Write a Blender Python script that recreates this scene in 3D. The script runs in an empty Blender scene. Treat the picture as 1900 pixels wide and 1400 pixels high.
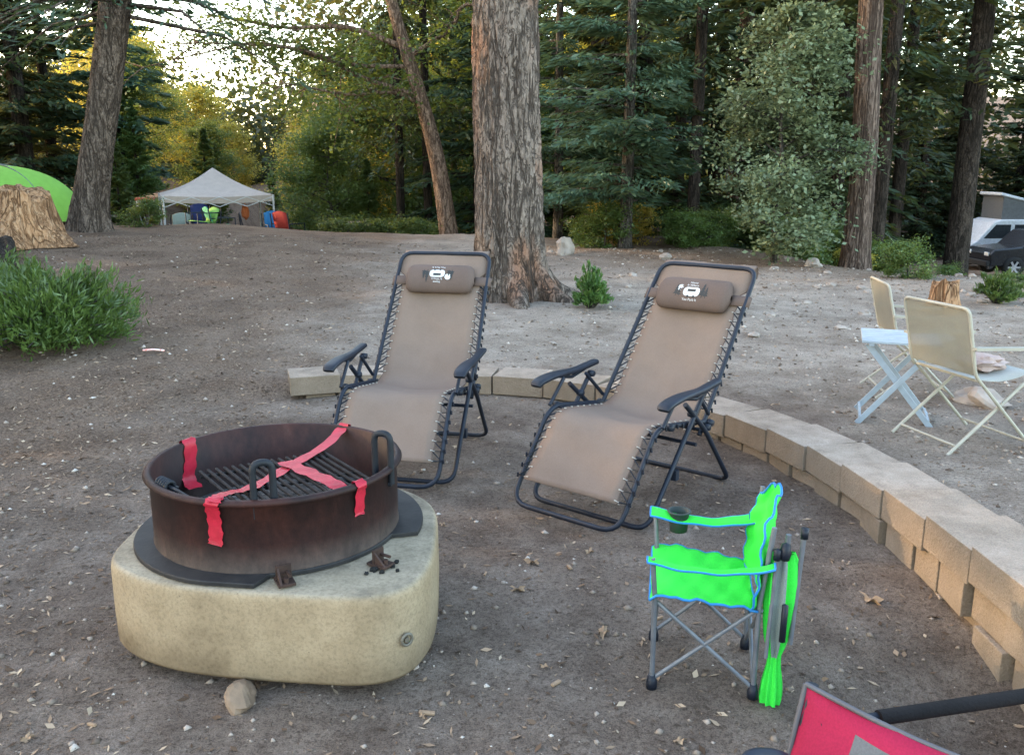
import bpy, math, random
import numpy as np
from mathutils import Vector, Matrix, noise
random.seed(7); RNG=np.random.default_rng(7)
C=bpy.context.scene.collection
V=Vector
# ------------------------------------------------------------------ helpers
def ss(a,b,x):
    t=np.clip((x-a)/(b-a),0,1); return t*t*(3-2*t)
def catmull(P,n=8,closed=False):
    P=[V(p) for p in P]; out=[]; N=len(P)
    rng=range(N if closed else N-1)
    for i in rng:
        if closed: a,b,c,d=P[(i-1)%N],P[i],P[(i+1)%N],P[(i+2)%N]
        else: a,b,c,d=P[max(i-1,0)],P[i],P[i+1],P[min(i+2,N-1)]
        for k in range(n):
            t=k/n
            out.append(0.5*((2*b)+(c-a)*t+(2*a-5*b+4*c-d)*t*t+(3*b-a-3*c+d)*t**3))
    if not closed: out.append(P[-1])
    return out
def fillet(P,r,n=5):
    P=[V(p) for p in P]; out=[P[0]]
    for i in range(1,len(P)-1):
        a,b,c=P[i-1],P[i],P[i+1]
        ra=min(r,(a-b).length*.45); rc=min(r,(c-b).length*.45)
        p=b+(a-b).normalized()*ra; q=b+(c-b).normalized()*rc
        for k in range(n+1):
            t=k/n; out.append(p*(1-t)**2+b*2*t*(1-t)+q*t*t)
    out.append(P[-1]); return out
class MB:
    def __init__(s): s.v=[];s.f=[];s.m=[];s.s=[]
    def add(s,v,f,mi=0,sm=False):
        o=len(s.v); s.v+=[tuple(p) for p in v]
        for i,q in enumerate(f): s.f.append(tuple(i_+o for i_ in q)); s.m.append(mi[i] if isinstance(mi,list) else mi); s.s.append(sm)
    def tube(s,P,r,seg=8,mi=0,closed=False):
        P=[V(p) for p in P]; n=len(P); rr=r if isinstance(r,(list,tuple)) else [r]*n
        vs=[];fs=[]; T0=(P[1]-P[0]).normalized()
        up=V((0,0,1)) if abs(T0.z)<.9 else V((1,0,0))
        N=(up-T0*up.dot(T0)).normalized()
        for i in range(n):
            if closed: T=(P[(i+1)%n]-P[i-1])
            else: T=P[min(i+1,n-1)]-P[max(i-1,0)]
            T=T.normalized() if T.length>1e-9 else T0
            N=(N-T*N.dot(T)); N=N.normalized() if N.length>1e-6 else V((1,0,0)); B=T.cross(N)
            for k in range(seg):
                a=2*math.pi*k/seg; vs.append(P[i]+(N*math.cos(a)+B*math.sin(a))*rr[i])
        for i in range(n if closed else n-1):
            j=(i+1)%n
            for k in range(seg):
                l=(k+1)%seg; fs.append((i*seg+k,i*seg+l,j*seg+l,j*seg+k))
        s.add(vs,fs,mi,True)
        if not closed:
            s.add(vs[:seg],[tuple(reversed(range(seg)))],mi); s.add(vs[-seg:],[tuple(range(seg))],mi)
    def hexa(s,q,mi=0):
        s.add(q,[(3,2,1,0),(4,5,6,7),(0,1,5,4),(1,2,6,5),(2,3,7,6),(3,0,4,7)],mi)
    def box(s,c,d,mi=0,R=None):
        c=V(c);q=[]
        for z in(-.5,.5):
            for x,y in((-.5,-.5),(.5,-.5),(.5,.5),(-.5,.5)):
                p=V((x*d[0],y*d[1],z*d[2]))
                if R: p=R@p
                q.append(c+p)
        s.hexa(q,mi)
    def beam(s,p,q,w,h,mi=0,up=(0,0,1)):
        p=V(p);q=V(q);T=(q-p).normalized();U=V(up)
        if abs(T.dot(U))>.95: U=V((1,0,0))
        S=T.cross(U).normalized();U=S.cross(T)
        a=S*w/2;b=U*h/2
        s.hexa([p-a-b,q-a-b,q+a-b,p+a-b,p-a+b,q-a+b,q+a+b,p+a+b],mi)
    def grid(s,rows,mi=0,sm=True,close=False,mf=None):
        n=len(rows[0]);vs=[p for r in rows for p in r];fs=[];ml=[]
        for i in range(len(rows)-1):
            for k in range(n if close else n-1):
                l=(k+1)%n; fs.append((i*n+k,i*n+l,(i+1)*n+l,(i+1)*n+k)); ml.append(mf(i,k) if mf else mi)
        s.add(vs,fs,ml,sm)
    def lathe(s,prof,c,seg=32,mi=0,axis='z'):
        rows=[]
        for r,z in prof:
            row=[]
            for k in range(seg):
                a=2*math.pi*k/seg; x,y=r*math.cos(a),r*math.sin(a)
                p=V((x,y,z)) if axis=='z' else (V((x,z,y)) if axis=='y' else V((z,x,y)))
                row.append(V(c)+p)
            rows.append(row)
        s.grid(rows,mi,True,True)
    def extrude(s,prof,y0,y1,mi=0):
        n=len(prof)
        vs=[(x,y0,z) for x,z in prof]+[(x,y1,z) for x,z in prof]
        fs=[tuple(range(n)),tuple(reversed(range(n,2*n)))]+[(i,n+i,n+(i+1)%n,(i+1)%n) for i in range(n)]
        s.add(vs,fs,mi)
    def blob(s,c,r,sc=(1,1,1),amp=.25,mi=0,seed=0,seg=14,fr=1.6):
        rows=[]
        for i in range(seg//2+1):
            th=math.pi*i/(seg//2)
            row=[]
            for k in range(seg):
                a=2*math.pi*k/seg; d=V((math.sin(th)*math.cos(a),math.sin(th)*math.sin(a),math.cos(th)))
                rr=r*(1+amp*noise.noise(d*fr+V((seed*3.1,seed*1.7,0))))
                row.append(V(c)+V((d.x*sc[0],d.y*sc[1],d.z*sc[2]))*rr)
            rows.append(row)
        s.grid(rows,mi,False,True)
    def obj(s,name,mats,parent=None,bevel=0,solid=0,sub=0,label=None):
        me=bpy.data.meshes.new(name); me.from_pydata(s.v,[],s.f)
        for m in (mats if isinstance(mats,(list,tuple)) else [mats]): me.materials.append(m)
        me.polygons.foreach_set('material_index',s.m); me.polygons.foreach_set('use_smooth',s.s); me.update()
        o=bpy.data.objects.new(name,me); C.objects.link(o)
        if parent is not None: o.parent=parent
        if solid: m=o.modifiers.new('s','SOLIDIFY'); m.thickness=solid; m.offset=0
        if bevel: m=o.modifiers.new('b','BEVEL'); m.width=bevel; m.segments=2; m.limit_method='ANGLE'
        if label: o["label"]=label
        return o
def thing(name,loc,rz,label,cat,group=None):
    e=bpy.data.objects.new(name,None); e.empty_display_size=.1; C.objects.link(e)
    e.location=loc; e.rotation_euler=(0,0,rz); e["label"]=label; e["category"]=cat
    if group: e["group"]=group
    return e
def tag(o,label,cat,group=None):
    o["label"]=label;o["category"]=cat
    if group:o["group"]=group
    return o
# ------------------------------------------------------------------ materials
def base(name):
    m=bpy.data.materials.new(name); m.use_nodes=True; nt=m.node_tree
    return m,nt,nt.nodes['Principled BSDF'],nt.nodes['Material Output']
def ramp(nt,fac,stops):
    r=nt.nodes.new('ShaderNodeValToRGB'); e=r.color_ramp.elements
    while len(e)<len(stops): e.new(.5)
    for i,(p,c) in enumerate(stops): e[i].position=p; e[i].color=(*c,1) if len(c)==3 else c
    nt.links.new(fac,r.inputs[0]); return r.outputs[0]
def mixc(nt,f,a,b,mode='MIX'):
    n=nt.nodes.new('ShaderNodeMix'); n.data_type='RGBA'; n.blend_type=mode
    for i,x in((0,f),(6,a),(7,b)):
        if hasattr(x,'is_linked'): nt.links.new(x,n.inputs[i])
        elif i==0: n.inputs[0].default_value=x
        else: n.inputs[i].default_value=(*x,1)
    return n.outputs[2]
def mth(nt,op,a,b=0):
    n=nt.nodes.new('ShaderNodeMath');n.operation=op
    for i,x in((0,a),(1,b)):
        if isinstance(x,(int,float)): n.inputs[i].default_value=x
        else: nt.links.new(x,n.inputs[i])
    return n.outputs[0]
def coords(nt,scale=(1,1,1),kind='Object'):
    tc=nt.nodes.new('ShaderNodeTexCoord'); mp=nt.nodes.new('ShaderNodeMapping'); mp.inputs['Scale'].default_value=scale
    nt.links.new(tc.outputs[kind],mp.inputs[0]); return mp.outputs[0]
def noi(nt,vec,scale,detail=4,rough=.6,dist=0):
    n=nt.nodes.new('ShaderNodeTexNoise'); n.inputs['Scale'].default_value=scale;n.inputs['Detail'].default_value=detail;n.inputs['Roughness'].default_value=rough;n.inputs['Distortion'].default_value=dist
    nt.links.new(vec,n.inputs['Vector']); return n.outputs['Fac']
def bumpn(nt,h,bs,strength=.5,dist=.01):
    b=nt.nodes.new('ShaderNodeBump'); b.inputs['Strength'].default_value=strength; b.inputs['Distance'].default_value=dist
    nt.links.new(h,b.inputs['Height']); nt.links.new(b.outputs[0],bs.inputs['Normal']); return b
def simple(name,c1,c2=None,scale=12,rough=.6,metal=0,bump=0,bscale=60,stretch=(1,1,1),lo=.35,hi=.65,spec=.5,dist=.005):
    m,nt,bs,o=base(name); c2=c2 or tuple(x*.75 for x in c1)
    vec=coords(nt,stretch)
    nt.links.new(ramp(nt,noi(nt,vec,scale,6),[(lo,c2),(hi,c1)]),bs.inputs['Base Color'])
    bs.inputs['Roughness'].default_value=rough; bs.inputs['Metallic'].default_value=metal
    bs.inputs['Specular IOR Level'].default_value=spec
    if bump: bumpn(nt,noi(nt,vec,bscale,5),bs,bump,dist)
    return m
def leafmat(name,dark,mid,light,trans=.35,clump=1.2,tint=(.35,.30,.04)):
    m,nt,bs,o=base(name); nt.nodes.remove(bs)
    g=nt.nodes.new('ShaderNodeNewGeometry'); vec=coords(nt)
    oi=nt.nodes.new('ShaderNodeObjectInfo')
    n1=noi(nt,vec,clump,2)
    c1=ramp(nt,g.outputs['Random Per Island'],[(0,dark),(.55,mid),(1,light)])
    c2=ramp(nt,n1,[(.35,tuple(x*.45 for x in mid)),(.65,light)])
    col=mixc(nt,.5,c1,c2)
    hs=nt.nodes.new('ShaderNodeHueSaturation'); nt.links.new(col,hs.inputs['Color'])
    mr=nt.nodes.new('ShaderNodeMapRange'); nt.links.new(oi.outputs['Random'],mr.inputs[0]); mr.inputs[3].default_value=.7; mr.inputs[4].default_value=1.3
    nt.links.new(mr.outputs[0],hs.inputs['Value'])
    mr2=nt.nodes.new('ShaderNodeMapRange'); nt.links.new(oi.outputs['Random'],mr2.inputs[0]); mr2.inputs[3].default_value=.48; mr2.inputs[4].default_value=.515
    nt.links.new(mr2.outputs[0],hs.inputs['Hue'])
    d=nt.nodes.new('ShaderNodeBsdfDiffuse'); t=nt.nodes.new('ShaderNodeBsdfTranslucent'); gl=nt.nodes.new('ShaderNodeBsdfGlossy'); gl.inputs['Roughness'].default_value=.45
    nt.links.new(hs.outputs[0],d.inputs[0])
    tc=mixc(nt,.6,hs.outputs[0],tint); nt.links.new(tc,t.inputs[0])
    a=nt.nodes.new('ShaderNodeMixShader'); a.inputs[0].default_value=trans; nt.links.new(d.outputs[0],a.inputs[1]); nt.links.new(t.outputs[0],a.inputs[2])
    b=nt.nodes.new('ShaderNodeMixShader'); b.inputs[0].default_value=.04; nt.links.new(a.outputs[0],b.inputs[1]); nt.links.new(gl.outputs[0],b.inputs[2])
    nt.links.new(b.outputs[0],o.inputs[0]); return m
def barkmat(name,c_dark,c_mid,c_light,sc=8,red=None,zst=.22,strength=1.0,dist=.03,crk=.5,cw=.07):
    m,nt,bs,o=base(name); vec=coords(nt,(1,1,zst))
    r1=mth(nt,'ABSOLUTE',mth(nt,'SUBTRACT',noi(nt,vec,sc,3,.55,.6),.5))
    r2=mth(nt,'ABSOLUTE',mth(nt,'SUBTRACT',noi(nt,coords(nt,(1,1,zst*2)),sc*2.3,3,.6,.8),.5))
    cr=mth(nt,'MULTIPLY',ramp(nt,r1,[(0,(0,0,0)),(cw,(1,1,1))]),ramp(nt,r2,[(0,(.4,.4,.4)),(.045,(1,1,1))]))
    f=noi(nt,coords(nt,(1,1,zst*2.5)),sc*5,6,.7)
    col=ramp(nt,f,[(.3,c_dark),(.5,c_mid),(.72,c_light)])
    big=noi(nt,coords(nt,(1,1,.5)),1.6,3)
    if red: col=mixc(nt,ramp(nt,big,[(.53,(0,0,0)),(.64,(.75,.75,.75))]),col,red)
    col=mixc(nt,cr,tuple(x*crk for x in c_dark),col)
    nt.links.new(col,bs.inputs['Base Color']); bs.inputs['Roughness'].default_value=.95; bs.inputs['Specular IOR Level'].default_value=.15
    h=mth(nt,'ADD',cr,mth(nt,'MULTIPLY',f,.5)); bumpn(nt,h,bs,strength,dist); return m
BLK=simple('black_steel',(.010,.015,.027),(.007,.010,.018),20,.5,spec=.3)
BLKP=simple('black_plastic',(.009,.012,.022),(.006,.009,.016),20,.5,spec=.3)
def fabric(name,c,ws=600,rough=.85,var=.8):
    m,nt,bs,o=base(name); vec=coords(nt)
    n=noi(nt,vec,6,5); nf=noi(nt,vec,320,2)
    col=ramp(nt,n,[(.3,tuple(x*var for x in c)),(.7,c)])
    col=mixc(nt,.3,col,ramp(nt,nf,[(.35,tuple(x*.6 for x in c)),(.65,tuple(min(1,x*1.2) for x in c))]))
    nt.links.new(col,bs.inputs['Base Color']); bs.inputs['Roughness'].default_value=rough; bs.inputs['Specular IOR Level'].default_value=.25
    w=noi(nt,vec,8,3); bumpn(nt,w,bs,.3,.012); return m
TAUPE=fabric('taupe_mesh_fabric',(.190,.137,.108),var=.82)
TAUPE2=fabric('taupe_pillow_fabric',(.118,.082,.067))
WHITE=simple('white_print',(.60,.60,.59),rough=.6)
BLACKPR=simple('black_print',(.012,.014,.013),rough=.6)
EYE=simple('eyelet',(.42,.38,.32),rough=.5)
# ------------------------------------------------------------------ terrain
WP=[(-1.48,5.74),(-1.2,5.83),(-.8,5.87),(-.18,5.80),(.35,5.62),(.80,5.28),(1.15,4.78),(1.35,4.28),(1.45,3.8),(1.49,3.3),(1.50,2.8),(1.50,2.3),(1.47,1.7),(1.42,1.2)]
WPATH=[(p.x,p.y) for p in catmull([(x,y,0) for x,y in WP],6)]
EXT=np.array([(-14,5.0),(-5,5.35),(-2.6,5.6)]+WPATH+[(1.3,.3),(1.1,-7)])
def wside(x,y):
    bd=np.full(x.shape,1e9); sg=np.ones(x.shape)
    for i in range(len(EXT)-1):
        a=EXT[i];d=EXT[i+1]-a;L=(d**2).sum()
        t=np.clip(((x-a[0])*d[0]+(y-a[1])*d[1])/L,0,1)
        dx=x-a[0]-d[0]*t; dy=y-a[1]-d[1]*t; q=dx*dx+dy*dy
        m=q<bd; bd=np.where(m,q,bd); sg=np.where(m,np.sign(d[0]*dy-d[1]*dx),sg)
    return np.sqrt(bd)*sg
def zt(y): return np.interp(y,[1,2.0,2.4,3,3.6,4.3,5.3,6],[.33,.32,.31,.265,.225,.19,.15,.135])
def wob(x,y,s,ph=0):
    return (np.sin(x*1.7*s+y*.9*s+ph)+np.sin(-x*1.1*s+y*1.9*s+ph*2+1)+np.sin(x*2.9*s-y*.7*s+2.3+ph)*.6)/2.6
def gz(x,y):
    x=np.atleast_1d(np.asarray(x,float)); y=np.atleast_1d(np.asarray(y,float))
    near=(y<14)&(y>-6)&(abs(x)<14)
    d=np.full(x.shape,9.0)
    if near.any(): d[near]=wside(x[near],y[near])
    w=.05+np.clip(-1.5-x,0,2.2)*.85
    out=ss(.10-w*.5,.10+w*1.0,d); out=np.where(y>13,1,out)
    z=out*(zt(y)-.05)
    left=ss(2.5,-8,x)
    z=z+ss(6.5,14,y)*(.07+.27*left)
    z=z-1.75*ss(17,26,y)*ss(-11.5,-9.5,x)*(1-ss(1,4,x))
    z=z-(.16*np.clip(y-11,0,6)+.10*np.clip(y-17,0,18))*ss(3,8,x)
    g=np.exp(-(((x/np.maximum(y,1))+.30)/.07)**2)
    z=z+np.clip(y-46,0,60)*.2*(1-g)  # rising ground added behind the woods to block bright horizon light
    z=z-.13*np.exp(-((x-1.32)**2+(y-2.25)**2)/.10)
    z=z+.018*wob(x,y,1.3)+.007*wob(x,y,6,1)+.003*wob(x,y,17,2)
    z=z+ss(9,14,y)*.05*wob(x,y,.8,3)
    return z
def g1(x,y): return float(gz(x,y)[0])
def axis(lo,hi,dl,dh,fine,grow=1.12):
    a=list(np.arange(dl,dh,fine)); s=fine;p=dh
    while p<hi: a.append(p); s=min(s*grow,4); p+=s
    s=fine;p=dl
    while p>lo: s=min(s*grow,4); p-=s; a.append(p)
    return np.array(sorted(a))
xs=axis(-110,110,-2.6,2.6,.035); ys=axis(-8,120,1.2,6.6,.035,1.06)
X,Y=np.meshgrid(xs,ys); Z=gz(X.ravel(),Y.ravel())
co=np.stack([X.ravel(),Y.ravel(),Z],1)
nx,ny=len(xs),len(ys)
I=(np.arange(ny-1)[:,None]*nx+np.arange(nx-1)[None]).ravel()
F=np.stack([I,I+1,I+nx+1,I+nx],1)
def npmesh(name,co,F,smooth=False):
    me=bpy.data.meshes.new(name); n=len(F);k=F.shape[1]
    me.vertices.add(len(co)); me.vertices.foreach_set('co',co.astype(np.float32).ravel())
    me.loops.add(n*k); me.loops.foreach_set('vertex_index',F.astype(np.int32).ravel())
    me.polygons.add(n); me.polygons.foreach_set('loop_start',(np.arange(n)*k).astype(np.int32))
    me.update(calc_edges=True)
    if smooth: me.polygons.foreach_set('use_smooth',np.ones(n,bool))
    me.validate(); return me
gm=npmesh('ground',co,F,True)
def groundmat():
    m,nt,bs,o=base('dirt'); vec=coords(nt)
    big=noi(nt,vec,.7,5); med=noi(nt,vec,5,6,.65); fine=noi(nt,vec,60,6,.75); vf=noi(nt,vec,220,3,.7)
    dirt=ramp(nt,med,[(.3,(.145,.108,.086)),(.55,(.225,.176,.144)),(.75,(.30,.245,.205))])
    pale=ramp(nt,med,[(.3,(.255,.208,.170)),(.6,(.36,.305,.258)),(.8,(.45,.39,.34))])
    brown=ramp(nt,fine,[(.3,(.085,.052,.034)),(.55,(.205,.138,.096)),(.75,(.36,.26,.185))])
    sp=nt.nodes.new('ShaderNodeSeparateXYZ'); nt.links.new(vec,sp.inputs[0])
    def mr(v,a,b,c=0,d=1):
        n=nt.nodes.new('ShaderNodeMapRange'); n.interpolation_type='SMOOTHSTEP'; nt.links.new(v,n.inputs[0])
        n.inputs[1].default_value=a;n.inputs[2].default_value=b;n.inputs[3].default_value=c;n.inputs[4].default_value=d; return n.outputs[0]
    M=lambda op,a,b: mth(nt,op,a,b)
    wx=M('ADD',sp.outputs[0],M('MULTIPLY',M('SUBTRACT',big,.5),3.0))
    wy=M('ADD',sp.outputs[1],M('MULTIPLY',M('SUBTRACT',big,.5),2.0))
    palef=M('MULTIPLY',mr(wy,5.0,6.6),mr(wx,-4.0,-.8))
    palef=M('MAXIMUM',palef,M('MULTIPLY',mr(sp.outputs[0],1.7,1.9),.75))
    col=mixc(nt,palef,dirt,pale)
    lf=M('MULTIPLY',M('MULTIPLY',mr(wx,-1.0,-2.4),mr(wy,3.2,5.0)),.9)
    back=M('MULTIPLY',mr(wy,10.5,13.5),mr(wx,-1,2.0)); lf=M('MAXIMUM',lf,back)
    lf=M('MAXIMUM',lf,mr(wy,18,20))
    lf2=M('MULTIPLY',lf,ramp(nt,med,[(.3,(.4,.4,.4)),(.6,(.95,.95,.95))]))
    col=mixc(nt,lf2,col,brown)
    spk=ramp(nt,vf,[(.33,(.40,.39,.38)),(.5,(1,1,1)),(.72,(1.4,1.37,1.33))]); col=mixc(nt,.85,col,spk,'MULTIPLY')
    fk=ramp(nt,fine,[(.36,(.48,.46,.44)),(.5,(1,1,1)),(.68,(1.22,1.22,1.22))]); col=mixc(nt,.85,col,fk,'MULTIPLY')
    vo=nt.nodes.new('ShaderNodeTexVoronoi'); vo.inputs['Scale'].default_value=38; nt.links.new(vec,vo.inputs['Vector'])
    pb=ramp(nt,vo.outputs['Distance'],[(.12,(1,1,1)),(.22,(0,0,0))])
    rc=nt.nodes.new('ShaderNodeSeparateColor'); nt.links.new(vo.outputs['Color'],rc.inputs[0])
    pm=M('MULTIPLY',pb,M('GREATER_THAN',rc.outputs[0],.72))
    pc=ramp(nt,rc.outputs[1],[(0,(.10,.075,.06)),(.6,(.30,.24,.20)),(1,(.42,.37,.32))])
    col=mixc(nt,M('MULTIPLY',pm,.7),col,pc)
    st=noi(nt,vec,1.6,4); col=mixc(nt,.9,col,ramp(nt,st,[(.32,(.68,.65,.63)),(.6,(1.08,1.08,1.08))]),'MULTIPLY')
    nt.links.new(col,bs.inputs['Base Color']); bs.inputs['Roughness'].default_value=.97; bs.inputs['Specular IOR Level'].default_value=.1
    hh=M('ADD',M('ADD',fine,M('MULTIPLY',vf,.4)),M('MULTIPLY',pm,.5)); bumpn(nt,hh,bs,1.0,.02)
    return m
gm.materials.append(groundmat()); go=bpy.data.objects.new('ground',gm); C.objects.link(go); go["kind"]="structure"
def quads(name,c,a,b,mat):
    n=len(c); v=np.empty((n,4,3)); v[:,0]=c-a; v[:,1]=c+b; v[:,2]=c+a; v[:,3]=c-b
    me=npmesh(name,v.reshape(-1,3),np.arange(4*n).reshape(-1,4)); me.materials.append(mat)
    return me
def unit(v): return v/np.maximum(np.linalg.norm(v,axis=-1,keepdims=True),1e-9)
def littermat(name,stops):
    m,nt,bs,o=base(name); g=nt.nodes.new('ShaderNodeNewGeometry')
    nt.links.new(ramp(nt,g.outputs['Random Per Island'],stops),bs.inputs['Base Color']); bs.inputs['Roughness'].default_value=.9; bs.inputs['Specular IOR Level'].default_value=.2
    return m
LIT=littermat('litter',[(0,(.045,.028,.018)),(.45,(.14,.088,.056)),(.82,(.28,.19,.125)),(1,(.40,.31,.22))])
def scatter_pts(n,dens):
    r=[]
    while len(r)<n:
        y=1.3+RNG.random(4*n)**1.6*14; x=(RNG.random(4*n)-.5)*2*(.75*y+.8)
        k=RNG.random(4*n)<dens(x,y); r+=list(zip(x[k],y[k]))
    r=np.array(r[:n]); return r[:,0],r[:,1]
def dl(x,y):
    return np.clip(.20+.80*ss(-.6,-2.2,x)*ss(2.6,4.6,y)+.5*ss(9,12,y)*ss(1,3,x)+.2*ss(-1,-1.6,x),0,1)
x,y=scatter_pts(62000,dl); d=wside(x,y); k=(d<0)|(d>.34)|(x<-1.6); x,y=x[k],y[k]
n=len(x); z=gz(x,y)+.004
ang=RNG.random(n)*6.28; L=.003+.015*RNG.random(n)**2.8; Wd=L*(.12+.4*RNG.random(n)**1.5)
L=L*(1+.07*y); Wd=Wd*(1+.07*y)
a=np.stack([np.cos(ang)*L,np.sin(ang)*L,RNG.normal(0,.2,n)*L],1); b=np.stack([-np.sin(ang)*Wd,np.cos(ang)*Wd,RNG.normal(0,.3,n)*Wd],1)
me=quads('leaf_litter',np.stack([x,y,z],1),a,b,LIT); o=bpy.data.objects.new('leaf_litter',me); C.objects.link(o); o["kind"]="stuff"
GRV=littermat('gravel',[(0,(.09,.065,.05)),(.5,(.21,.165,.13)),(.9,(.34,.28,.235)),(1,(.48,.43,.38))])
def dg(x,y): return np.clip(.25+.75*ss(5.8,7,y)*ss(-1.5,1,x)+.75*ss(1.7,2,x),0,1)
x,y=scatter_pts(19000,dg); d=wside(x,y); k=(d<-.02)|(d>.34)|(x<-1.6); x,y=x[k],y[k]; n=len(x); z=gz(x,y)
r=(.0022+.011*RNG.random(n)**3.8)*(1+.09*y)
base8=np.array([(1,0,0),(0,1,0),(-1,0,0),(0,-1,0),(0,0,1),(0,0,-1)],float)
F8=np.array([(0,1,4),(1,2,4),(2,3,4),(3,0,4),(1,0,5),(2,1,5),(3,2,5),(0,3,5)])
vv=base8[None]*r[:,None,None]*(.55+.9*RNG.random((n,6,1))); vv[:,:,2]*=.65
th=RNG.random(n)*6.28; cs,sn=np.cos(th)[:,None],np.sin(th)[:,None]
vx=vv[:,:,0]*cs-vv[:,:,1]*sn; vy=vv[:,:,0]*sn+vv[:,:,1]*cs; vv[:,:,0]=vx; vv[:,:,1]=vy
vv+=np.stack([x,y,z+r*.1],1)[:,None]
me=npmesh('gravel',vv.reshape(-1,3),(F8[None]+np.arange(n)[:,None,None]*6).reshape(-1,3)); me.materials.append(GRV)
o=bpy.data.objects.new('gravel',me); C.objects.link(o); o["kind"]="stuff"
# ------------------------------------------------------------------ retaining wall
def wallmat():
    m,nt,bs,o=base('concrete_block'); vec=coords(nt); g=nt.nodes.new('ShaderNodeNewGeometry')
    c=ramp(nt,g.outputs['Random Per Island'],[(0,(.30,.24,.19)),(.5,(.345,.275,.22)),(1,(.39,.315,.26))])
    n1=noi(nt,vec,9,5); c=mixc(nt,.8,c,ramp(nt,n1,[(.3,(.66,.64,.62)),(.65,(1.1,1.1,1.1))]),'MULTIPLY')
    n2=noi(nt,vec,160,4,.8); c=mixc(nt,.8,c,ramp(nt,n2,[(.3,(.55,.55,.55)),(.6,(1.18,1.18,1.18))]),'MULTIPLY')
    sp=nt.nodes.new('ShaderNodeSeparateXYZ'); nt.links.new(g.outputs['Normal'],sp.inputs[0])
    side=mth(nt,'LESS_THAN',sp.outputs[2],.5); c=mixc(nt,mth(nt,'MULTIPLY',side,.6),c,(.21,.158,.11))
    nt.links.new(c,bs.inputs['Base Color']); bs.inputs['Roughness'].default_value=.95; bs.inputs['Specular IOR Level'].default_value=.15
    bumpn(nt,noi(nt,vec,70,6,.7),bs,.9,.014); return m
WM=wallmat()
def pathlen(P):
    s=[0]
    for i in range(1,len(P)): s.append(s[-1]+math.dist(P[i],P[i-1]))
    return s
PS=pathlen(WPATH); WA=np.array(WPATH)
def wp(s): return V((float(np.interp(s,PS,WA[:,0])),float(np.interp(s,PS,WA[:,1])),0))
wall=MB()
def course(L,zoff,off0,smin,jit,skip=(),proud=0,depth=.27,gap=.004):
    s=off0;i=0
    while s+L*.9<PS[-1]:
        ln=min(L*random.uniform(.93,1.07),PS[-1]-s)
        if s>=smin and i not in skip:
            a,b=wp(s+gap),wp(s+ln-gap); t=(b-a).normalized(); nn=V((-t.y,t.x,0))
            j=random.uniform(-jit,jit)-proud; dz=random.uniform(-.004,.004); tw=random.uniform(-jit,jit)*.6
            top=float(zt((a.y+b.y)/2))+zoff+dz; za=float(zt(a.y))+zoff+dz; zb=float(zt(b.y))+zoff+dz
            za=(za+top*2)/3;zb=(zb+top*2)/3
            h=.125
            q=[a+nn*(j+tw),b+nn*(j-tw),b+nn*(depth+j),a+nn*(depth+j)]
            bt=[p+V((0,0,(za if k in(0,3) else zb)-h)) for k,p in enumerate(q)]
            tp=[p+V((0,0,(za if k in(0,3) else zb))) for k,p in enumerate(q)]
            wall.hexa(bt+tp)
        s+=ln;i+=1
course(.35,0,0,0,.007,depth=.295,gap=.005)
course(.215,-.131,.1,0,.014,proud=-.022,depth=.24,gap=.008)
course(.215,-.260,.02,4.3,.035,skip=(28,31),proud=-.03,depth=.24,gap=.011)
course(.26,-.388,.02,5.2,.03,proud=-.055,depth=.22,gap=.012)
wo=wall.obj('retaining_wall',WM,None,bevel=.0035); tag(wo,"low curved retaining wall of tan concrete blocks around the fire pit area","wall")
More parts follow.
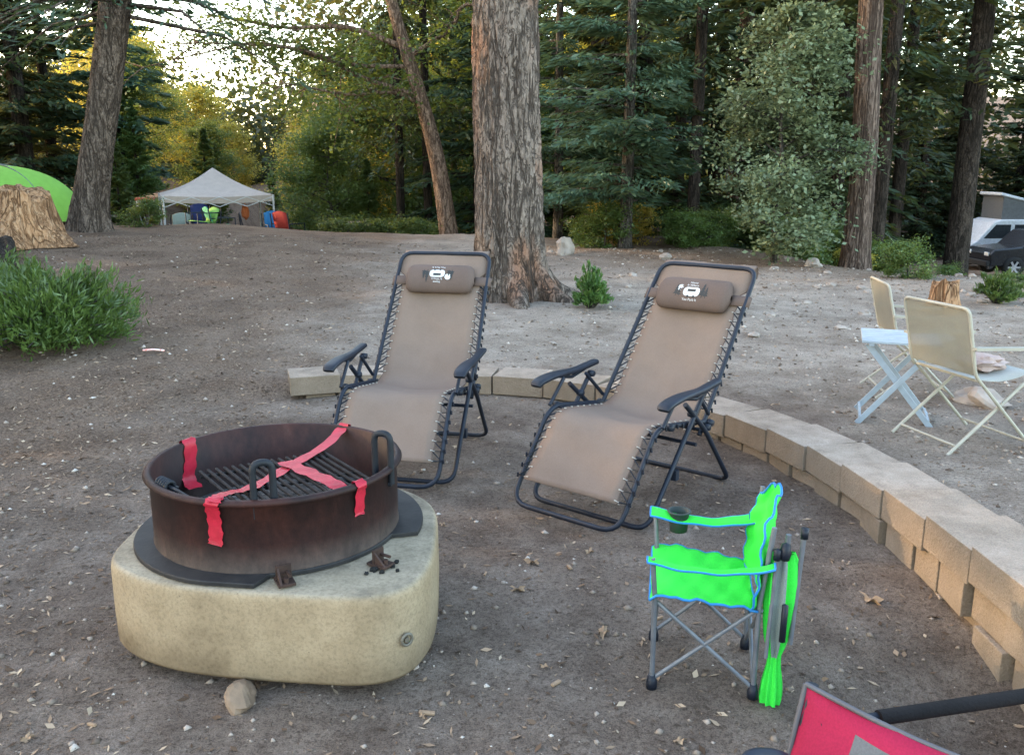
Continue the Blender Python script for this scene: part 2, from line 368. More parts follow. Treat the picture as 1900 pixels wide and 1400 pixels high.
# ------------------------------------------------------------------ fire pit
cx,cy=-.775,2.784
def concmat():
    m,nt,bs,o=base('cast_concrete'); vec=coords(nt)
    n1=noi(nt,vec,3.5,6); n2=noi(nt,vec,90,4,.8)
    side=ramp(nt,n1,[(.28,(.165,.120,.075)),(.5,(.27,.203,.130)),(.75,(.33,.257,.170))])
    top=ramp(nt,noi(nt,vec,5,6,.7),[(.32,(.15,.125,.095)),(.5,(.25,.208,.152)),(.7,(.31,.262,.195))])  # same concrete, toned apart from the sides to imitate sky light on top
    sp=nt.nodes.new('ShaderNodeSeparateXYZ'); nt.links.new(vec,sp.inputs[0])
    mr=nt.nodes.new('ShaderNodeMapRange'); nt.links.new(sp.outputs[2],mr.inputs[0]); mr.inputs[1].default_value=.318; mr.inputs[2].default_value=.330
    c=mixc(nt,mr.outputs[0],side,top)
    c=mixc(nt,.7,c,ramp(nt,n2,[(.3,(.58,.58,.58)),(.55,(1.1,1.1,1.1))]),'MULTIPLY')
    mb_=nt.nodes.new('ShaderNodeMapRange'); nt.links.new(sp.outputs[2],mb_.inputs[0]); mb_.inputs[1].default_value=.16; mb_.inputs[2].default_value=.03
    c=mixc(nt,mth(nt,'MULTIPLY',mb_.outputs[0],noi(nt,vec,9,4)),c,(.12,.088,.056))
    stn=noi(nt,coords(nt,(1,1,.5)),10,4); c=mixc(nt,.4,c,ramp(nt,stn,[(.35,(.74,.72,.68)),(.55,(1.04,1.04,1.04))]),'MULTIPLY')
    vo=nt.nodes.new('ShaderNodeTexVoronoi'); vo.inputs['Scale'].default_value=45; nt.links.new(vec,vo.inputs['Vector'])
    pit=ramp(nt,vo.outputs['Distance'],[(.05,(.8,.8,.8)),(.1,(0,0,0))]); sc=nt.nodes.new('ShaderNodeSeparateColor'); nt.links.new(vo.outputs['Color'],sc.inputs[0])
    c=mixc(nt,mth(nt,'MULTIPLY',mth(nt,'GREATER_THAN',sc.outputs[0],.85),pit),c,(.08,.06,.045))
    nt.links.new(c,bs.inputs['Base Color']); bs.inputs['Roughness'].default_value=.9; bs.inputs['Specular IOR Level'].default_value=.15
    bumpn(nt,noi(nt,vec,40,6,.7),bs,.4,.006); return m
fp=thing('fire_pit',(cx,cy,0),0,"rusty steel fire ring with red tape on a concrete base","fire pit")
outl=[(-1.265,2.72),(-1.225,2.50),(-1.0,2.35),(-.62,2.28),(-.36,2.28),(-.25,2.43),(-.24,2.75),(-.29,3.02),(-.48,3.2),(-.8,3.27),(-1.08,3.17),(-1.235,2.96)]
OL=[V((p.x-cx,p.y-cy,0)) for p in catmull([(x,y,0) for x,y in outl],8,True)]
mb=MB(); rows=[]
for sc,z in((.0,.05),(.94,.05),(.972,.053),(.985,.066),(.990,.16),(.988,.301),(.986,.311),(.981,.319),(.974,.325),(.964,.329),(.955,.330),(.4,.331),(0,.331)):
    rows.append([V((p.x*sc,p.y*sc,z)) for p in OL])
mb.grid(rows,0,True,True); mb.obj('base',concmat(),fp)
mb=MB(); c0=V((-.303-cx,2.315-cy,.18)); nrm=V((.62,-.78,0)).normalized()
tz=V((0,0,1)); tx=nrm.cross(tz)
ring=[c0+nrm*.002+(tx*math.cos(a)+tz*math.sin(a))*.017 for a in [k*math.pi/8 for k in range(16)]]
RUST=simple('rust_steel',(.060,.032,.024),(.018,.012,.011),7,.7,.2,.4,50,lo=.35,hi=.7,spec=.3)
mb.tube(ring,.005,6,closed=True); mb.tube([c0-nrm*.04,c0+nrm*.004],.008,8); mb.obj('bolt',simple('dull_metal',(.16,.14,.11),rough=.6,metal=.3),fp)
def ringmat():
    m,nt,bs,o=base('fire_ring_steel'); vec=coords(nt,(1,1,.6))
    n1=noi(nt,vec,4,7,.65); n2=noi(nt,vec,45,5,.7)
    c=ramp(nt,n1,[(.3,(.010,.007,.008)),(.5,(.022,.0095,.0092)),(.66,(.044,.016,.013)),(.8,(.085,.060,.050))])
    sp=nt.nodes.new('ShaderNodeSeparateXYZ'); nt.links.new(coords(nt),sp.inputs[0])
    mr=nt.nodes.new('ShaderNodeMapRange'); nt.links.new(sp.outputs[2],mr.inputs[0]); mr.inputs[1].default_value=.43; mr.inputs[2].default_value=.34
    c=mixc(nt,mth(nt,'MULTIPLY',mr.outputs[0],mth(nt,'MULTIPLY',n1,.9)),c,(.10,.085,.075))
    c=mixc(nt,.6,c,ramp(nt,n2,[(.3,(.5,.5,.5)),(.65,(1.3,1.25,1.2))]),'MULTIPLY')
    nt.links.new(c,bs.inputs['Base Color']); bs.inputs['Roughness'].default_value=.6; bs.inputs['Metallic'].default_value=.05; bs.inputs['Specular IOR Level'].default_value=.22
    bumpn(nt,n2,bs,.25,.004); return m
RG=ringmat(); DZ=.015
mb=MB(); R=.392
mb.lathe([(R+.002,.330),(R+.002,.335),(R,.34),(R,.535),(R+.012,.54),(R+.018,.548),(R+.012,.558),(R,.56),(R-.008,.556),(R-.008,.33)],(0,0,DZ),96); mb.obj('ring',RG,fp)
mb=MB(); rows=[[],[],[],[]]
for k in range(72):
    a=2*math.pi*k/72; dg_=math.degrees(a)%360
    r=.455 if not(278<dg_<350) else .40
    if 255<dg_<=278: r=.45/max(math.cos(math.radians(dg_-262)),.9)
    if 350<=dg_ or dg_<60: r=.475
    for j,(rr,z) in enumerate(((r,.334),(r,.344),(r-.002,.347),(.3,.347))): rows[j].append(V((math.cos(a)*rr,math.sin(a)*rr,z)))
mb.grid(rows,0,False,True)
mb.obj('flange_plate',simple('black_plate',(.030,.028,.028),(.012,.012,.014),9,.6,.1,.2,60,spec=.25),fp)
mb=MB(); mb.lathe([(.0,.41),(.1,.415),(.2,.395),(.3,.39),(.386,.36)],(0,0,0),40)
mb.obj('ash_bed',simple('ash',(.14,.13,.12),(.02,.018,.017),25,.95,0,1,80,dist=.02),fp)
gr=MB(); G0=V((-.664-cx,2.98-cy,.512+DZ)); Wv=V((-.36,-.21,0)); Lv=V((.25,-.34,0)).normalized()
nb=17
def clipR(p,d,R=.365):
    b=p.x*d.x+p.y*d.y; c=p.x**2+p.y**2-R*R; q=b*b-c
    if q<=0: return None
    q=math.sqrt(q); return -b-q,-b+q
for i in range(nb):
    p=G0+Wv*(i/(nb-1)); r_=clipR(p,Lv)
    if r_ is None: continue
    t0=max(0,r_[0]); t1=min(.47,r_[1])
    if t1-t0>.05: gr.tube([p+Lv*t0,p+Lv*t1],.0062,6)
for tt in(.03,.24,.42):
    p=G0+Lv*tt; d=Wv.normalized(); r_=clipR(p,d)
    gr.tube([p+d*max(-.01,r_[0])-V((0,0,.008)),p+d*min(.425,r_[1])-V((0,0,.008))],.006,6)
IRON=simple('grate_iron',(.030,.027,.027),(.014,.012,.012),30,.8,0,.3,80,spec=.15)
gro=gr.obj('grate',IRON,fp)
def hoop(c,dx,w,h,r=.0115):
    c=V(c);d=V(dx).normalized()*w/2
    return fillet([c-d,c-d+V((0,0,h)),c+d+V((0,0,h)),c+d],w*.5,6)
hm=simple('handle_iron',(.012,.015,.021),(.009,.011,.015),30,.55,0,spec=.25)
for c,dx,foot in(((-.715-cx,2.415-cy,.50+DZ),(.8,.35,0),(-.10,.12)),((-.412-cx,2.70-cy,.50+DZ),(.9,-.3,0),(-.12,.02))):
    mb=MB(); pts=hoop(c,dx,.056,.165); mb.tube(pts,.0105,8)
    e=pts[0]; mb.tube([e,e+V((foot[0],foot[1],.0))],.010,8); e=pts[-1]; mb.tube([e,e+V((foot[0],foot[1],0))],.010,8)
    mb.obj('handle',hm,gro)
mb=MB(); c0=V((-1.055-cx,2.545-cy,.552+DZ)); pts=[]
tdir=V((.75,-.66,0)).normalized(); sd=V((.66,.75,0)).normalized()
for k in range(61):
    a=k/60*2*math.pi*5; pts.append(c0+tdir*(k/60*.07-.02)+(sd*math.cos(a)+V((0,0,1))*math.sin(a))*.017)
mb.tube(pts,.0055,6); mb.tube([c0-tdir*.03,c0+tdir*.07,c0+tdir*.16+V((.02,-.0,-.02))],.006,6); mb.obj('handle',hm,gro)
for p,a in(((-.395-cx,2.475-cy,.346),-.6),((-.655-cx,2.36-cy,.346),-1.1)):
    mb=MB(); Rm=Matrix.Rotation(a,3,'Z'); p=V(p)
    mb.box(p+V((0,0,-.006)),(.07,.05,.008),0,Rm)
    mb.box(p+Rm@V((-.01,0,.018)),(.007,.045,.045),0,Rm)
    mb.add([p+Rm@V(q) for q in((-.01,-.02,-.004),(.035,-.02,-.004),(-.01,-.02,.036),(-.01,-.013,-.004),(.035,-.013,-.004),(-.01,-.013,.036))],[(0,1,2),(5,4,3),(0,3,4,1),(1,4,5,2),(2,5,3,0)])
    mb.tube([p+Rm@V((-.035,.01,.02)),p+Rm@V((.03,.01,.02))],.005,8)
    mb.tube([p+Rm@V((.02,0,-.006)),p+Rm@V((.02,0,.012))],.008,6)
    mb.obj('hinge_bracket',RUST,fp,bevel=.001)
CHAR=simple('charcoal',(.02,.02,.02),rough=.85,spec=.1)
for i,(px_,py_,r_) in enumerate(((-.41,2.445,.012),(-.385,2.43,.008),(-.36,2.47,.010),(-.34,2.44,.006),(-.43,2.42,.007),(-.35,2.50,.008))):
    mb=MB(); mb.blob((px_-cx,py_-cy,.335),r_,(1,1,.7),.6,0,i+2,12); mb.obj('charcoal',CHAR,fp)
TAPE=simple('red_tape',(.40,.014,.034),(.28,.009,.022),22,.45,0,.5,30,dist=.004,spec=.3)
def strip(pts,w,mb,side=None):
    P=catmull(pts,5); rows=[]
    for i,p in enumerate(P):
        T=(P[min(i+1,len(P)-1)]-P[max(i-1,0)]).normalized()
        S=V(side) if side is not None else T.cross(V((0,0,1)))
        S=(S-T*S.dot(T)).normalized(); ww=w*(1+.12*math.sin(i*1.7)); 
        rows.append([p+S*ww/2*k+V((0,0,.002*math.sin(i*2.1+k*2)+DZ)) for k in(-1,-.33,.33,1)])
    mb.grid(rows,0,True)
def L3(x,y,z): return (x-cx,y-cy,z)
def rim(a,r=R,z=.56): return (math.cos(a)*r,math.sin(a)*r,z)
tp=[]
mb=MB(); a=math.atan2(3.12-cy,-.63-cx)
strip([rim(a,R+.022,.52),rim(a,R+.022,.552),rim(a,R+.006,.566),rim(a,R-.02,.55),L3(-.66,3.0,.53),L3(-.73,2.82,.522),L3(-.80,2.60,.525),L3(-.835,2.47,.553),L3(-.845,2.405,.567),L3(-.848,2.375,.56)],.042,mb); tp.append(mb)
mb=MB(); a=math.atan2(2.38-cy,-.86-cx)
strip([rim(a+.02,R-.012,.53),rim(a+.02,R-.0,.566),rim(a+.01,R+.021,.552),rim(a,R+.012,.53),rim(a,R+.004,.49),rim(a,R+.004,.44),rim(a-.01,R+.006,.42)],.044,mb,(math.cos(a+1.57),math.sin(a+1.57),0)); tp.append(mb)
mb=MB(); a=math.atan2(2.556-cy,-.484-cx)
strip([L3(-.76,2.83,.528),L3(-.66,2.73,.526),L3(-.57,2.64,.526),L3(-.53,2.60,.52)],.055,mb); tp.append(mb)
mb=MB(); strip([rim(a,R-.011,.52),rim(a,R-.002,.566),rim(a,R+.021,.552),rim(a,R+.012,.53),rim(a,R+.004,.47),rim(a,R+.006,.455)],.038,mb,(math.cos(a+1.57),math.sin(a+1.57),0)); tp.append(mb)
mb=MB(); a=math.atan2(2.976-cy,-1.17-cx)
strip([rim(a,R+.019,.545),rim(a,R+.006,.567),rim(a,R-.012,.55),rim(a+.02,R-.013,.48),rim(a+.06,R-.016,.43),rim(a+.12,R-.06,.41)],.055,mb,(math.cos(a+1.57),math.sin(a+1.57),0)); tp.append(mb)
for mb in tp: mb.obj('tape',TAPE,fp)
# ------------------------------------------------------------------ lounge chairs
def lounger(loc,rz,flip,label):
    e=thing('lounge_chair',loc,rz,label,'chair','pair of matching reclining lounge chairs')
    hw=.280; fw=.238; ht=.262
    fr=MB()
    fr.tube(fillet([(-hw,.10,.31),(-ht,.655,1.015),(ht,.655,1.015),(hw,.10,.31)],.07),.0115)
    fr.tube(fillet([(-hw,.20,.355),(-hw,-.29,.435),(-hw,-.57,.05),(hw,-.57,.05),(hw,-.29,.435),(hw,.20,.355)],.09),.0115)
    h2=.308
    fr.tube(fillet([(-h2,.07,.52),(-h2,-.39,.013),(h2,-.39,.013),(h2,.07,.52)],.07),.0115)
    fr.tube(fillet([(-h2-.0,-.10,.50),(-h2,.10,.34),(-h2+.01,.40,.013),(h2-.01,.40,.013),(h2,.10,.34),(h2,-.10,.50)],.07),.0115)
    fr.tube([(-hw,.12,.33),(hw,.12,.33)],.009); fr.tube([(-h2,.02,.29),(h2,.02,.29)],.009)
    for s in(-1,1):
        fr.tube([(s*(hw+.018),-.16,.54),(s*(hw+.018),-.27,.43)],.009); fr.tube([(s*(hw+.018),.02,.53),(s*(hw+.01),.16,.40)],.009)
        for y,z in((-.02,.44),(.16,.36),(-.21,.42),(.13,.345),(.07,.52)):
            fr.lathe([(0,-.016),(.014,-.016),(.017,0),(.014,.016),(0,.016)],(s*(hw+.02),y,z),12,0,'x')
        fr.box((s*(hw+.03),-.17,.20),(.028,.028,.045),0)
    fr.obj('frame',BLK,e)
    for s in(-1,1):
        ar=MB(); ax=s*.332; P=catmull([(ax,-.330,.525),(ax,-.308,.542),(ax,-.22,.553),(ax,-.12,.552),(ax,-.02,.549),(ax,.08,.556),(ax,.15,.562)],5)
        rows=[]
        for i,p in enumerate(P):
            t=i/(len(P)-1); w=.031*(.72+.38*math.sin(math.pi*min(1,t*1.4+.12))); w=max(w,.020); h=.0125
            T=(P[min(i+1,len(P)-1)]-P[max(i-1,0)]).normalized(); U=V((1,0,0)).cross(T).normalized()
            rows.append([p+V((math.copysign(abs(math.cos(a))**.6,math.cos(a))*w,0,0))+U*math.copysign(abs(math.sin(a))**.6,math.sin(a))*h for a in [k*math.pi/6+.26 for k in range(12)]])
        ar.grid(rows,0,True,True); n=12
        ar.add(rows[0],[tuple(range(n))]); ar.add(rows[-1],[tuple(reversed(range(n)))])
        ar.tube([(ax,-.16,.543),(ax,-.05,.520),(ax,.06,.543)],.009,8)
        ar.obj('armrest',BLKP,e)
    prof=fillet([(0,-.525,.155),(0,-.29,.43),(0,.155,.362),(0,.66,1.015),(0,.675,1.032),(0,.695,1.01),(0,.68,.965)],.09,7)
    PL=[0]
    for i in range(1,len(prof)): PL.append(PL[-1]+(prof[i]-prof[i-1]).length)
    A=np.array([tuple(p) for p in prof])
    def at(s):
        return V([float(np.interp(s,PL,A[:,k])) for k in range(3)])
    def hwat(y): return hw+(ht-hw)*max(0,min(1,(y-.10)/.555))
    sl=MB(); rows=[]; M=70
    for i in range(M+1):
        s=PL[-1]*i/M; p=at(s); T=(at(min(PL[-1],s+.02))-at(max(0,s-.02))).normalized()
        Nn=V((1,0,0)).cross(T).normalized()
        sg=.024*math.sin(math.pi*min(1,i/M*1.15))
        if s>PL[-1]-.12: sg*=.3
        w=hwat(p.y)-.040 if s<PL[-1]-.24 else ht-.012
        if i<M*.88: 
            w+=.0035*math.cos(i*1.75)
        rows.append([p+V((x*w,0,0))-Nn*sg*(1-x*x)*1.0+Nn*.0035*math.sin(i*.8+x*4)*(1-x*x) for x in np.linspace(-1,1,11)])
    sl.grid(rows,0,True)
    sl.obj('sling',TAUPE,e,solid=.005)
    hem=MB()
    for k in(0,-1): hem.tube([r[k] for r in rows],.0035,5)
    hem.obj('hem',TAUPE2,e)
    FP=fillet([(0,-.57,.05),(0,-.29,.435),(0,.16,.355),(0,.655,1.015)],.09,7)
    FL=[0]
    for i in range(1,len(FP)): FL.append(FL[-1]+(FP[i]-FP[i-1]).length)
    FA=np.array([tuple(p) for p in FP])
    for sd_ in(-1,1):
        lc=MB()
        for (s0,s1,n) in((.01,.36,15),(.40,.70,13),(.84,1.40,25)):
            pts=[]
            for i in range(n):
                s=s0+(s1-s0)*i/(n-1); p=at(s); fl=hwat(p.y)-.046
                if i%2==0:
                    q=V((sd_*fl,p.y,p.z)); pts.append(q)
                    lc.tube([q+V((-sd_*.008,0,.004)),q+V((sd_*.014,0,0)),q+V((-sd_*.004,0,-.006))],.0034,5,1)
                else:
                    pf=V((0,float(np.interp(s+.07,FL,FA[:,1])),float(np.interp(s+.07,FL,FA[:,2]))))
                    q=V((sd_*(hwat(p.y)+.008),p.y*.5+pf.y*.5,p.z*.5+pf.z*.5)); pts.append(q)
            lc.tube(pts,.0046,5,0)
            for i in range(1,n,2):
                q=pts[i]; lc.tube([q+V((sd_*.006,0,.01)),q+V((sd_*.008,0,-.01))],.0048,5,0)
        lc.obj('lacing',[BLKP,EYE],e)
    b=V((0,.597,.772)).normalized(); nr=V((0,-b.z,b.y)); pc=V((0,.155,.362))+b*.635+nr*.032
    hb,hn,hx=.088,.045,.200
    pl=MB(); rows=[]
    for i in range(33):
        t=-1+2*i/32; x=t*hx; k=max(0.03,(1-abs(t)**14))**.5
        rows.append([pc+V((x,0,0))+b*(hb*k*math.cos(a))+nr*(hn*k*math.sin(a)*(1+.04*math.sin(x*40)*math.cos(a*2))) for a in [2*math.pi*j/24 for j in range(24)]])
    pl.grid(rows,0,True,True)
    pil=pl.obj('pillow',TAUPE2,e)
    for s in(-1,1):
        st=MB(); q=pc-nr*.03; rows=[]
        for x,of in((.17,.012),(.22,.012),(hw-.02,.012),(hw+.004,.008),(hw+.008,0),(hw+.002,-.012)): 
            rows.append([q+nr*of+V((s*x,0,0))+b*k for k in(-.028,0,.028)])
        st.grid(rows,0,True); st.obj('strap',TAUPE2,e,solid=.003)
    F_=-1.22 if flip else 1.22
    def onp(u,v,l=0.0012):
        u*=F_;v*=F_
        return pc+V((u,0,0))+b*v+nr*(hn*math.sqrt(max(0,1-(v/hb)**2))+l)
    lg=MB()
    def poly(pts,mi,l=.0012):
        c=(sum(p[0] for p in pts)/len(pts),sum(p[1] for p in pts)/len(pts))
        n=len(pts); vs=[onp(*c,l)]+[onp((c[0]+p[0])/2,(c[1]+p[1])/2,l) for p in pts]+[onp(p[0],p[1],l) for p in pts]
        fs=[(0,1+i,1+(i+1)%n) for i in range(n)]+[(1+i,1+n+i,1+n+(i+1)%n,1+(i+1)%n) for i in range(n)]
        lg.add(vs,fs,mi)
    def rr(x0,y0,x1,y1,r,k=5):
        o=[]
        for (qx,qy,a0) in((x1-r,y0+r,-90),(x1-r,y1-r,0),(x0+r,y1-r,90),(x0+r,y0+r,180)):
            for j in range(k+1):
                a=math.radians(a0+90*j/k); o.append((qx+r*math.cos(a),qy+r*math.sin(a)))
        return o
    def tree(x,y,h,w):
        for j in range(4):
            yb=y+h*.15+j*h*.2; ww=w*(1-j*.22)
            poly([(x-ww/2,yb),(x+ww/2,yb),(x,yb+h*.3)],1,.0012+j*.0003)
        poly([(x-w*.07,y),(x+w*.07,y),(x+w*.07,y+h*.3),(x-w*.07,y+h*.3)],1,.0009)
    ci=[(-.046+.015*math.cos(a),.008+.015*math.sin(a)) for a in [k*math.pi/8 for k in range(16)]]; poly(ci,0)
    tree(-.062,-.030,.054,.026); tree(-.048,-.030,.036,.022); tree(.054,-.030,.066,.030); tree(.070,-.030,.050,.024)
    poly(rr(-.030,-.028,.042,.012,.016),0,.0026)
    poly([(-.012,-.008),(.024,-.008),(.024,.003),(-.012,.003)],1,.0032)
    for wx_ in(-.006,.020): poly([(wx_+.005*math.cos(a),-.029+.005*math.sin(a)) for a in [k*math.pi/5 for k in range(10)]],1,.0036)
    for txt,yy,sz in(("Home",.031,.0135),("Is Where",.017,.0135),("You Park It",-.047,.014)):
        cu=bpy.data.curves.new('t','FONT'); cu.body=txt; cu.size=sz; cu.align_x='CENTER'; cu.resolution_u=3
        to=bpy.data.objects.new('t',cu); C.objects.link(to); bpy.context.view_layer.update()
        me=bpy.data.meshes.new_from_object(to.evaluated_get(bpy.context.evaluated_depsgraph_get()))
        lg.add([onp(v.co.x+.004,v.co.y+yy,.0038) for v in me.vertices],[tuple(p.vertices) for p in me.polygons],0)
        bpy.data.objects.remove(to); bpy.data.curves.remove(cu); bpy.data.meshes.remove(me)
    lg.obj('printed_logo',[WHITE,BLACKPR],pil)
    return e
lounger((.575,3.99,0),math.radians(-39.4),False,"taupe reclining lounge chair, black frame, its pillow print upright")
lounger((-.51,4.515,0),math.radians(-11.5),True,"taupe reclining lounge chair by fire ring, pillow print upside down")
# ------------------------------------------------------------------ child's chair
GREEN=fabric('neon_green_fabric',(.035,.60,.055),var=.82); BLUE=simple('blue_trim',(.01,.17,.46),rough=.6)
GREY=simple('grey_tube',(.15,.16,.18),(.10,.11,.13),20,.45,.2)
kc=thing('child_camp_chair',(.585,2.465,0),math.radians(-10),"small neon green child's folding camp chair with blue piping","chair")
mb=MB(); tr=.0075
F4={'fn':(-.15,-.14),'ff':(-.15,.14),'bn':(.14,-.14),'bf':(.14,.14)}
for k,(x,y) in F4.items():
    s=1 if y>0 else -1
    if k[0]=='f': mb.tube([(x,y,.01),(x,s*.165,.30),(x-.01,s*.19,.435)],tr)
    else: mb.tube([(x,y,.01),(x+.0,s*.155,.30),(x+.025,s*.165,.54)],tr)
def X(a,b,za=.03,zb=.285):
    (x0,y0),(x1,y1)=F4[a],F4[b]
    k=.006 if a<b else -.006
    mb.tube([(x0,y0,za),(x1+k,y1*1.1,zb)],tr*.85)
for a,b in(('fn','bn'),('bn','fn'),('ff','bf'),('bf','ff'),('fn','ff'),('ff','fn'),('bn','bf'),('bf','bn')): X(a,b)
mb.obj('frame',GREY,kc)
for x,y in F4.values():
    mb=MB(); mb.lathe([(0,0),(.016,0),(.016,.02),(.011,.045),(0,.045)],(x,y,0),10); mb.obj('foot_cap',BLKP,kc)
def cloth(fn,nu,nv): return [[V(fn(i/nu,j/nv)) for j in range(nv+1)] for i in range(nu+1)]
def seat(u,v):
    w=.185-.02*u; y=(v*2-1)*w; x=-.165+.30*u
    z=.325-.035*u-.028*(1-(2*v-1)**2)*(1-.3*u)+.003*math.sin(u*17+v*9)+.004*math.sin(u*31-v*13)-.020*max(0,.12-u)/.12
    return(x,y,z)
def backf(u,v):
    y=(v*2-1)*(.165+.022*math.sin(u*3.1)-.05*u*u); top=.235+.08*math.sin(math.pi*v)**.8+.010*math.cos(v*math.pi*8)
    x=.115+.035*u+.04*(1-(2*v-1)**2)+.004*math.sin(v*20+u*6)+.004*math.sin(u*24+v*7); z=.285+top*u
    return(x,y,z)
def border(rows): 
    return [r for r in rows[0]]+[r[-1] for r in rows[1:]]+list(reversed(rows[-1][:-1]))+[r[0] for r in reversed(rows[1:-1])]
trim=MB()
for nm,fn in(('seat',seat),('backrest',backf)):
    rows=cloth(fn,16,22); mb=MB(); mb.grid(rows,0,True); mb.obj(nm,GREEN,kc,solid=.005); trim.tube(border(rows),.0038,6,closed=True)
for s in(-1,1):
    def arm(u,v,s=s):
        x=-.175+.345*u; w=(.040 if s>0 else .015)+.005*math.cos(u*6); y=s*(.185+ (v-.5)*2*w*.9); z=.437-.024*math.sin(u*math.pi)+.03*max(0,u-.8)-(.010*abs(v-.5)*2)+.002*math.sin(u*19)
        return(x,y,z)
    rows=cloth(arm,16,6); mb=MB(); mb.grid(rows,0,True); mb.obj('armrest',GREEN,kc,solid=.004); trim.tube(border(rows),.0034,6,closed=True)
trim.obj('piping',BLUE,kc)
mb=MB(); c=V((-.085,.185,.428)); mb.lathe([(.034,.0),(.038,.004),(.038,.008),(.032,.008),(.031,-.02),(.028,-.06),(0,-.063)],c,20)
mb.obj('cup_holder',simple('black_mesh',(.02,.03,.03),rough=.7),kc)
um=thing('folded_umbrella',(.750,2.30,g1(.750,2.30)),math.radians(8),"closed green and grey clip-on umbrella propped against the child's chair","umbrella")
mb=MB(); rows=[]
prof=[(.0,.026),(.02,.029),(.06,.026),(.12,.017),(.15,.016),(.17,.022),(.22,.033),(.27,.038),(.33,.041),(.39,.041),(.44,.037),(.47,.026)]
for z,r in prof:
    row=[]
    for k in range(64):
        a=2*math.pi*k/64; rr_=r*(1+.24*math.cos(a*8+z*3)+.08*math.sin(a*3+z*8)); row.append(V((math.cos(a)*rr_,math.sin(a)*rr_*.85,z)))
    rows.append(row)
mb.grid(rows,0,True,True,mf=lambda i,k: 1 if (k//8)%4 in(1,) and i>3 else 0)
mb.obj('canopy_cloth',[GREEN,fabric('grey_cloth',(.17,.21,.20))],um)
mb=MB(); mb.tube([(0,0,.15),(.01,0,.52)],.008); mb.tube([(.030,-.028,.20),(.040,-.03,.53)],.007); mb.tube([(-.038,-.025,.16),(-.034,-.03,.47)],.006)
mb.obj('pole',GREY,um)
for prof_,c_,sg in(([(0,.46),(.013,.46),(.016,.48),(.012,.505),(0,.51)],(-.01,-.03,0),12),([(0,.52),(.010,.52),(.011,.55),(0,.55)],(.041,-.03,0),10),([(0,.46),(.010,.46),(.011,.49),(0,.495)],(-.034,-.03,0),10),([(0,.22),(.009,.22),(.009,.33),(0,.335)],(-.004,-.046,0),10)):
    mb=MB(); mb.lathe(prof_,c_,sg); mb.obj('fitting',BLKP,um)
um.rotation_euler=(0,math.radians(1),math.radians(8))
# ------------------------------------------------------------------ crimson camp chair
CRIM=fabric('crimson_fabric',(.265,.010,.045),var=.78); GRY=fabric('grey_fabric',(.10,.105,.115))
cc=thing('camp_chair',(.78,1.22,g1(.78,1.22)),0,"crimson and grey folding camp chair with black arm bar","chair")
zc=g1(.78,1.22); off=V((.78,1.22,zc))
def W(x,y,z): return V((x,y,z))-off
A0=W(.462,1.25,.71); A1=W(.90,.90,.735); B0=W(.38,1.18,.36); B1=W(.82,.78,.38)
mb=MB(); rows=[]
for i in range(13):
    u=i/12; row=[]
    for j in range(25):
        v=j/24; p=(A0*(1-v)+A1*v)*(1-u)+(B0*(1-v)+B1*v)*u; p=p+V((-.02,-.02,-.022*(1-u)))*math.sin(math.pi*v)+V((-.03,-.03,0))*math.sin(math.pi*u)*math.sin(math.pi*v)+V((.003,.003,0))*math.sin(u*9+v*14)
        row.append(p)
    rows.append(row)
mb.grid(rows,0,True,False,mf=lambda i,k: 1 if 4<=k<=6 and i>=1 else 0)
mb.obj('backrest',[CRIM,GRY],cc,solid=.004)
fw_=V((.69,.72,0)).normalized()
mb=MB(); rows=[[(B0*(1-v)+B1*v)+fw_*.42*u+V((0,0,.02-.05*math.sin(math.pi*v)+.06*u)) for v in np.linspace(0,1,9)] for u in np.linspace(0,1,9)]
mb.grid(rows); mb.obj('seat',CRIM,cc,solid=.004)
mb=MB()
top=[(A0*(1-v)+A1*v)+V((-.02,-.02,-.022))*math.sin(math.pi*v) for v in np.linspace(0,1,21)]
mb.tube(top,.0045,6); mb.tube([A0,B0],.0045,6); mb.tube([A1,B1],.0045,6); mb.obj('piping',simple('grey_piping',(.07,.07,.082)),cc)
mb=MB()
a_=W(.575,1.235,.66); b_=W(.90,1.315,.655)
mb.tube([A0+V((.012,.0,0)),B0+V((.01,.01,0)),W(.40,1.22,.02)],.009); mb.tube([A1,B1,W(.84,.82,.02)],.009)
mb.tube([b_,W(.93,1.3,.33),W(.93,1.3,.02)],.009); mb.tube([W(.42,1.2,.03),W(.93,1.3,.36)],.008); mb.tube([W(.93,1.3,.03),W(.42,1.2,.36)],.008)
mb.tube([a_-V((.1,.02,0)),b_],.008)
mb.tube([W(.42,1.2,.03),W(.84,.82,.36)],.008); mb.tube([W(.84,.82,.03),W(.42,1.2,.36)],.008)
mb.tube(fillet([W(.325,1.10,.655),W(.34,1.13,.672),W(.40,1.15,.655),W(.44,1.18,.60)],.03),.010)
mb.obj('frame',BLK,cc)
mb=MB(); mb.tube([a_,b_],.0120,12); mb.obj('armrest',simple('black_foam',(.014,.013,.014),rough=.95,bump=.5,bscale=200,spec=.15),cc)
